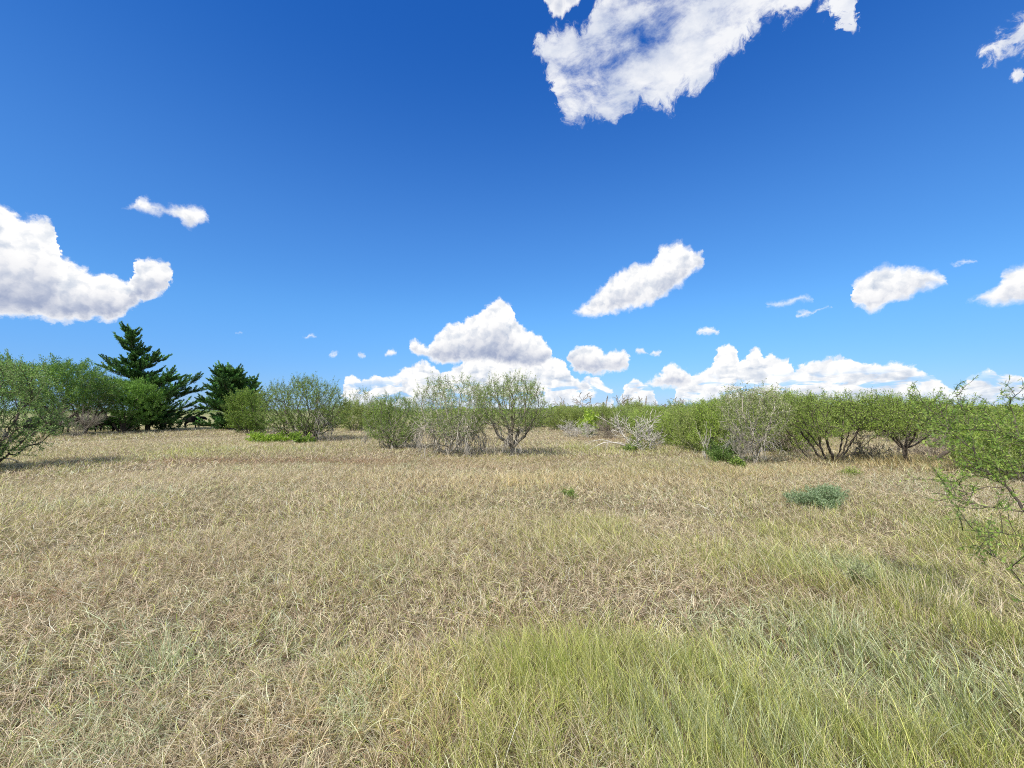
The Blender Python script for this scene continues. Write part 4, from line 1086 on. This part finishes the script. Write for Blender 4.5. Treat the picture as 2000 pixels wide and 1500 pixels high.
# near branches reaching in from the right edge
def near_mesquite():
    r = random.Random(404); nr = np.random.default_rng(404)
    root = empty("mesquite_tree", (0, 0, 0))
    x0, y0 = 4.55, 2.75
    root.location = (x0, y0, gz(x0, y0))
    base = Vector((x0, y0, 0))
    def P(u, v, dist):                                   # a point of a limb, 'dist' metres ahead
        dd = pix_dir(u, v); return Vector((0, 0, CH)) + dd * (dist / dd.y) - base
    limbs = [
        ([(2330, 1330, 2.9), (2150, 1130, 3.0), (2005, 1000, 3.1), (1975, 955, 3.2), (1935, 925, 3.3), (1905, 880, 3.45), (1870, 850, 3.6), (1845, 815, 3.7), (1830, 790, 3.8)], 0.030),
        ([(2005, 1000, 3.1), (1960, 990, 3.1), (1920, 985, 3.1), (1880, 972, 3.15), (1850, 955, 3.2)], 0.008),
        ([(1965, 950, 3.2), (1920, 948, 3.2), (1890, 962, 3.2), (1868, 940, 3.2), (1845, 935, 3.25)], 0.008),
        ([(1935, 925, 3.3), (1900, 905, 3.3), (1870, 880, 3.4), (1840, 862, 3.5)], 0.008),
        ([(2150, 1130, 3.0), (2050, 1060, 2.8), (1985, 1040, 2.8), (1930, 1035, 2.8), (1880, 1032, 2.8)], 0.009),
        ([(2300, 1300, 2.8), (2100, 1220, 2.6), (2000, 1140, 2.6), (1965, 1095, 2.6), (1930, 1075, 2.7)], 0.011),
        ([(2250, 1200, 3.1), (2120, 1000, 3.2), (2040, 900, 3.3), (1990, 850, 3.4), (1975, 800, 3.5), (1972, 785, 3.5), (1982, 768, 3.5)], 0.020),
        ([(1905, 880, 3.45), (1895, 840, 3.5), (1880, 800, 3.6), (1870, 778, 3.6), (1864, 762, 3.6)], 0.008),
        ([(2120, 1000, 3.2), (2050, 960, 3.2), (1990, 930, 3.3), (1950, 870, 3.4), (1935, 820, 3.5), (1920, 795, 3.6)], 0.010),
        ([(2040, 900, 3.3), (2000, 860, 3.3), (1960, 840, 3.4), (1915, 835, 3.5), (1880, 820, 3.6)], 0.009),
        ([(2120, 900, 3.3), (2060, 800, 3.4), (2025, 785, 3.4), (2012, 768, 3.4)], 0.010),
        ([(2250, 1200, 3.1), (2200, 1000, 3.2), (2120, 900, 3.3)], 0.018),
        ([(1990, 930, 3.3), (1950, 915, 3.3), (1910, 900, 3.35), (1885, 905, 3.4)], 0.006),
        ([(1870, 850, 3.6), (1850, 835, 3.7), (1825, 822, 3.8), (1800, 805, 3.9)], 0.006),
        ([(1845, 815, 3.7), (1815, 795, 3.8), (1790, 778, 3.9)], 0.006),
    ]
    w = Wood(); tw = []
    # trunk down to the ground
    t0 = P(2330, 1330, 2.9)
    w.add([Vector((0, 0, -0.1)), Vector((-0.03, 0, 0.2)), t0 * 0.7 + Vector((0, 0, .05)), t0], [0.04, 0.032, 0.022, 0.013], 8)
    t1 = P(2250, 1200, 3.1)
    w.add([Vector((0, 0, 0.05)), t1 * 0.5, t1], [0.03, 0.018, 0.008], 7)
    t2 = P(2300, 1300, 2.8)
    w.add([Vector((0, 0, 0.05)), t2 * 0.6, t2], [0.02, 0.010, 0.005], 6)
    for pts, rad in limbs:
        q = [P(*p) for p in pts]
        fine = []
        for a, b in zip(q[:-1], q[1:]):
            for s in range(4):
                fine.append(a.lerp(b, s / 4) + Vector((r.gauss(0, .003), r.gauss(0, .004), r.gauss(0, .003))))
        fine.append(q[-1])
        n = len(fine)
        w.add(fine, [max(0.0016, 0.40 * rad * (1 - 0.85 * i / n)) for i in range(n)], 6)
        for i in range(2, n):
            if r.random() < 0.7:
                p = fine[i]; dd = (fine[i] - fine[i - 1]).normalized()
                an = math.radians(r.uniform(25, 60))
                nd = (dd * math.cos(an) + rand_perp(r, dd) * math.sin(an) + Vector((0, 0, 0.12))).normalized()
                tw += skeleton(r, [(p, nd, r.uniform(.08, .20) * (0.6 if fine[i].z > 1.85 else 1.0), 0.003)], 1, fork=(1, 2), wiggle=0.2, level_up=(0.05, 0.05), side_shoots=0.35, wmin=0.0013, segs=4)
        tw.append((fine[int(n * .6):], [0.002] * (n - int(n * .6)), 1))
    for pts, rad, lv in tw: w.add(pts, rad, 4)
    w.build("trunk", M['bark_dark'], root)
    # twice-divided leaves: a thin leaf stalk with two rows of tiny leaflets
    Vs, Cs = [], []
    for pts, rad, lv in tw:
        for a, b in zip(pts[:-1], pts[1:]):
            seg = b - a
            for _ in range(nr.poisson(seg.length * (100 if (a.z + root.location.z) > 1.3 else 75))):
                p = np.array(a + seg * nr.uniform())
                d_ = np.array(seg.normalized()) * 0.5 + nr.normal(0, 0.75, 3); d_[2] -= 0.1; d_ /= np.linalg.norm(d_)
                L = nr.uniform(0.018, 0.040); s_ = np.cross(d_, nr.normal(0, 1, 3)); s_ /= np.linalg.norm(s_)
                nrm = np.cross(d_, s_); m_ = 9
                c = (np.array(HUIS[nr.integers(0, 4)]) * 1.2 + np.array((0.01, 0.02, 0))) * nr.uniform(.75, 1.3)
                t = (np.arange(m_) + 0.5) / m_
                for sg in (-1, 1):
                    o = p + d_ * (t[:, None] * L) + nrm * (-(t[:, None] ** 2) * L * 0.25)
                    ll = 0.0055 * np.sin(np.pi * (0.15 + 0.8 * t))[:, None]
                    tip = o + s_ * sg * ll + d_ * ll * 0.45
                    wd = d_ * 0.0011
                    Vs.append(np.stack([o - wd, o + wd, tip + wd * .7, tip - wd * .7], 1).reshape(-1, 3)); Cs.append(np.repeat(c[None], m_ * 4, 0))
    V = np.concatenate(Vs); C = np.concatenate(Cs)
    mesh_object("crown", V, np.arange(len(V)), np.full(len(V) // 4, 4), M['leaf'], root, C)
    print("near leaves", len(V) // 4)
    tag(root, "feathery green mesquite reaching in close from the right edge on dark thin branches", "tree")
near_mesquite()

# weeds standing in the field
put(leafy_clump("weed", 501, 0.42, 0.95, 26, (0.035, 0.010), 240, [(0.28, 0.36, 0.20), (0.22, 0.31, 0.16), (0.34, 0.42, 0.26)], jitter=0.02, depth=0.7, fan=(5, 60)), 1592, 8.1, "blue green feathery weed clump alone in the dry grass at the right", "plant")
put(leafy_clump("weed", 502, 0.20, 0.28, 8, (0.03, 0.012), 160, HUIS), 1112, 9.3, "tiny dark green tuft alone in the middle of the field", "plant")
put(leafy_clump("weed", 503, 0.25, 0.40, 9, (0.035, 0.012), 150, BRUSH), 1655, 12.0, "small green tuft below the fan shaped tree", "plant")
put(leafy_clump("weed", 504, 0.30, 0.26, 7, (0.03, 0.008), 130, GREY, jitter=0.015, fan=(5, 35)), 1672, 4.45, "grey green spiky weed beside the dark bare patch in the foreground", "plant")

# ---------------------------------------------------------------- cattle in the shade under the left trees
def hide_material():
    m, n = new_mat("black_hide")
    tcn = n.node('ShaderNodeTexCoord')
    f = n.noise(tcn.outputs['Object'], 14.0, 5.0, 0.6)
    c = n.mix(f, (0.004, 0.004, 0.004, 1), (0.012, 0.011, 0.010, 1))
    p = n.node('ShaderNodeBsdfPrincipled'); n.put(p.inputs['Base Color'], c); p.inputs['Roughness'].default_value = 0.8
    p.inputs['Specular IOR Level'].default_value = 0.12
    finish(n, p.outputs[0]); return m
M['hide'] = hide_material()

def make_cow(head_down):
    J = {"hip": (-.55, 0, 1.02, .31), "belly": (0, 0, .93, .39), "chest": (.45, 0, .95, .36), "rump": (-.80, 0, 1.05, .22), "shoulder": (.62, 0, 1.08, .26)}
    if head_down:
        J.update({"neck": (.95, 0, .80, .20), "poll": (1.22, 0, .52, .15), "face": (1.34, 0, .34, .12), "muzzle": (1.42, 0, .18, .10)})
    else:
        J.update({"neck": (.92, 0, 1.12, .21), "poll": (1.20, 0, 1.16, .15), "face": (1.36, 0, 1.03, .12), "muzzle": (1.50, 0, .92, .10)})
    J["tail1"] = (-1.0, 0, .98, .045); J["tail2"] = (-1.05, 0, .62, .03); J["tail3"] = (-1.06, .02, .36, .045)
    E = [("belly", "hip"), ("belly", "chest"), ("hip", "rump"), ("chest", "shoulder"), ("shoulder", "neck"), ("neck", "poll"), ("poll", "face"), ("face", "muzzle"),
         ("rump", "tail1"), ("tail1", "tail2"), ("tail2", "tail3")]
    pz = J["poll"]
    for s, q in ((-1, "a"), (1, "b")):
        J["ear1" + q] = (pz[0] - .03, s * .15, pz[2] + .04, .05); J["ear2" + q] = (pz[0] - .06, s * .29, pz[2] + .01, .035)
        E += [("poll", "ear1" + q), ("ear1" + q, "ear2" + q)]
        st = .07 * s
        J["elbow" + q] = (.48 + st, s * .20, .68, .13); J["knee" + q] = (.50 + st, s * .19, .40, .08); J["fet" + q] = (.49 + st, s * .19, .14, .055); J["hoof" + q] = (.52 + st, s * .19, .02, .065)
        J["stifle" + q] = (-.50 - st, s * .21, .72, .18); J["hock" + q] = (-.72 - st, s * .20, .47, .085); J["hfet" + q] = (-.66 - st, s * .20, .14, .058); J["hhoof" + q] = (-.62 - st, s * .20, .02, .068)
        E += [("chest", "elbow" + q), ("elbow" + q, "knee" + q), ("knee" + q, "fet" + q), ("fet" + q, "hoof" + q),
              ("hip", "stifle" + q), ("stifle" + q, "hock" + q), ("hock" + q, "hfet" + q), ("hfet" + q, "hhoof" + q)]
    names = list(J); idx = {k: i for i, k in enumerate(names)}
    me = bpy.data.meshes.new("cow")
    me.from_pydata([J[k][:3] for k in names], [(idx[a], idx[b]) for a, b in E], [])
    o = bpy.data.objects.new("cow", me); COL.objects.link(o)
    o.modifiers.new("skin", 'SKIN'); sub = o.modifiers.new("sub", 'SUBSURF'); sub.levels = 1; sub.render_levels = 2
    if not me.skin_vertices:
        raise RuntimeError("no skin layer")
    sv = me.skin_vertices[0].data
    for k in names:
        sv[idx[k]].radius = (J[k][3], J[k][3]); sv[idx[k]].use_root = (k == "belly")
    # keep the evaluated surface as plain mesh
    dg = bpy.context.evaluated_depsgraph_get(); ev = o.evaluated_get(dg)
    m2 = bpy.data.meshes.new_from_object(ev); o.modifiers.clear(); o.data = m2; m2.name = "cow"
    for p in m2.polygons: p.use_smooth = True
    m2.materials.clear(); m2.materials.append(M['hide'])
    return o
cowA, cowB = make_cow(False), make_cow(True)
G = "black cattle in the shade"
put(cowA, 378, 47.0, "black cow standing in the gap between the tall cedar and the small cedar", "cow", G, rz=0.12)
put(cowB, 72, 37.0, "black cow with lowered head under the dark umbrella shaped tree, leftmost of the herd", "cow", G, rz=math.pi - 0.3)
put(dup(cowA), 118, 36.5, "black cow half behind the bare grey twiggy shrub at the left", "cow", G, rz=0.25)
put(dup(cowB), 208, 38.5, "black cow with lowered head in the shade below the bright green rounded tree", "cow", G, rz=math.pi + 0.2)

# ---------------------------------------------------------------- far brush along the horizon, and tall straw stalks
def far_brush():
    nr = np.random.default_rng(9)
    V, C = [], []
    n = 2600
    rr_ = np.exp(nr.uniform(math.log(95), math.log(1500), n)); th = nr.uniform(-1.25, 1.25, n)
    x, y = rr_ * np.sin(th), rr_ * np.cos(th)
    dens = fbm(x / 60.0, y / 60.0, 44, 3)
    left = (x < -0.12 * y)
    keep = np.where(left, (dens > 0.50) & (rr_ > 260), dens > 0.36)
    x, y = x[keep], y[keep]; z = ground_z(x, y); r_ = np.hypot(x, y)
    for i in range(len(x)):
        h = nr.uniform(1.3, 2.6) * (1 + min(1.4, r_[i] / 500)); w = h * nr.uniform(.7, 1.3) * (1 + r_[i] / 300)
        k = 70
        t = nr.uniform(0, 2 * np.pi, k); ph = nr.uniform(0, 1, k) ** 0.6; rad = w * 0.6 * np.sqrt(nr.uniform(0, 1, k)) * np.sqrt(1 - (ph * 0.9) ** 2)
        P_ = np.column_stack([x[i] + rad * np.cos(t), y[i] + rad * np.sin(t), z[i] + h * ph])
        s = h * 0.11
        a = nr.normal(0, 1, (k, 3)); a /= np.linalg.norm(a, axis=1)[:, None]; b = np.cross(a, nr.normal(0, 1, (k, 3))); b /= np.linalg.norm(b, axis=1)[:, None]
        V.append(np.stack([P_ - a * s, P_ + b * s * .6, P_ + a * s, P_ - b * s * .6], 1).reshape(-1, 3))
        c = np.array([BRUSH[0], BRUSH[2], HUIS[0], MESQ[1]])[nr.integers(0, 4)] * nr.uniform(.7, 1.1)
        C.append(np.repeat(c[None], 4 * k, 0))
    V = np.concatenate(V); C = np.concatenate(C)
    o = mesh_object("distant_brush", V, np.arange(len(V)), np.full(len(V) // 4, 4), M['leaf'], None, C)
    tag(o, "low green brushland stretching to the horizon behind everything", "brush", kind="stuff")
far_brush()

def tall_grass(name, u, v, n, H, spread, label, pal, seed, fan=0.35, top=0.0):
    nr = np.random.default_rng(seed)
    cx, cy = ground_at(u, v, top)
    V, F, C, off = [], [], [], 0
    global rng
    keep = rng; rng = nr
    xy = np.column_stack([cx + nr.normal(0, spread[0], n), cy + nr.normal(0, spread[1], n)])
    az = np.arctan2(xy[:, 1] - cy, xy[:, 0] - cx) + nr.normal(0, .8, n)
    l0 = np.abs(nr.normal(0.10, fan * .5, n)); l1 = l0 + nr.uniform(0.1, 0.8, n)
    pal = np.array(pal)
    V, F, C = blades(xy, H * nr.uniform(.5, 1.15, n), az, l0, l1, nr.uniform(.003, .005, n), pal[nr.integers(0, len(pal), n)] * nr.uniform(.8, 1.15, n)[:, None], np.zeros(n), 4)
    rng = keep
    o = mesh_object(name, V, F.ravel(), np.full(len(F), 3), M['grass'], colors=C)
    # origin at the foot of the tuft
    z = gz(cx, cy); o.data.transform(Matrix.Translation((-cx, -cy, -z))); o.location = (cx, cy, z)
    tag(o, label, "grass tuft")
PALE = [(0.80, 0.70, 0.52), (0.70, 0.58, 0.40), (0.62, 0.50, 0.34)]
tall_grass("grass_tuft", 1800, 1205, 420, 0.42, (0.40, 0.16), "row of tall pale straw stalks standing at the right foreground, above the green grass", PALE, 1, 0.5)
tall_grass("grass_tuft", 1590, 1030, 260, 0.38, (0.35, 0.2), "tall straw tuft mixed with green below the blue green weed clump", STRAW.tolist() + GREEN.tolist(), 2, 0.4)
tall_grass("grass_tuft", 1395, 1085, 200, 0.30, (0.22, 0.16), "small upright green tuft right of the middle of the field", GREEN.tolist(), 3, 0.4)
tall_grass("grass_tuft", 330, 1310, 130, 0.32, (0.12, 0.10), "pale blue green grass tuft in the left foreground", BLUE.tolist(), 4, 0.9)
tall_grass("grass_tuft", 1640, 1250, 160, 0.36, (0.16, 0.10), "arching pale green grass tuft in the right foreground", BLUE.tolist() + PALE[:1], 5, 0.8)
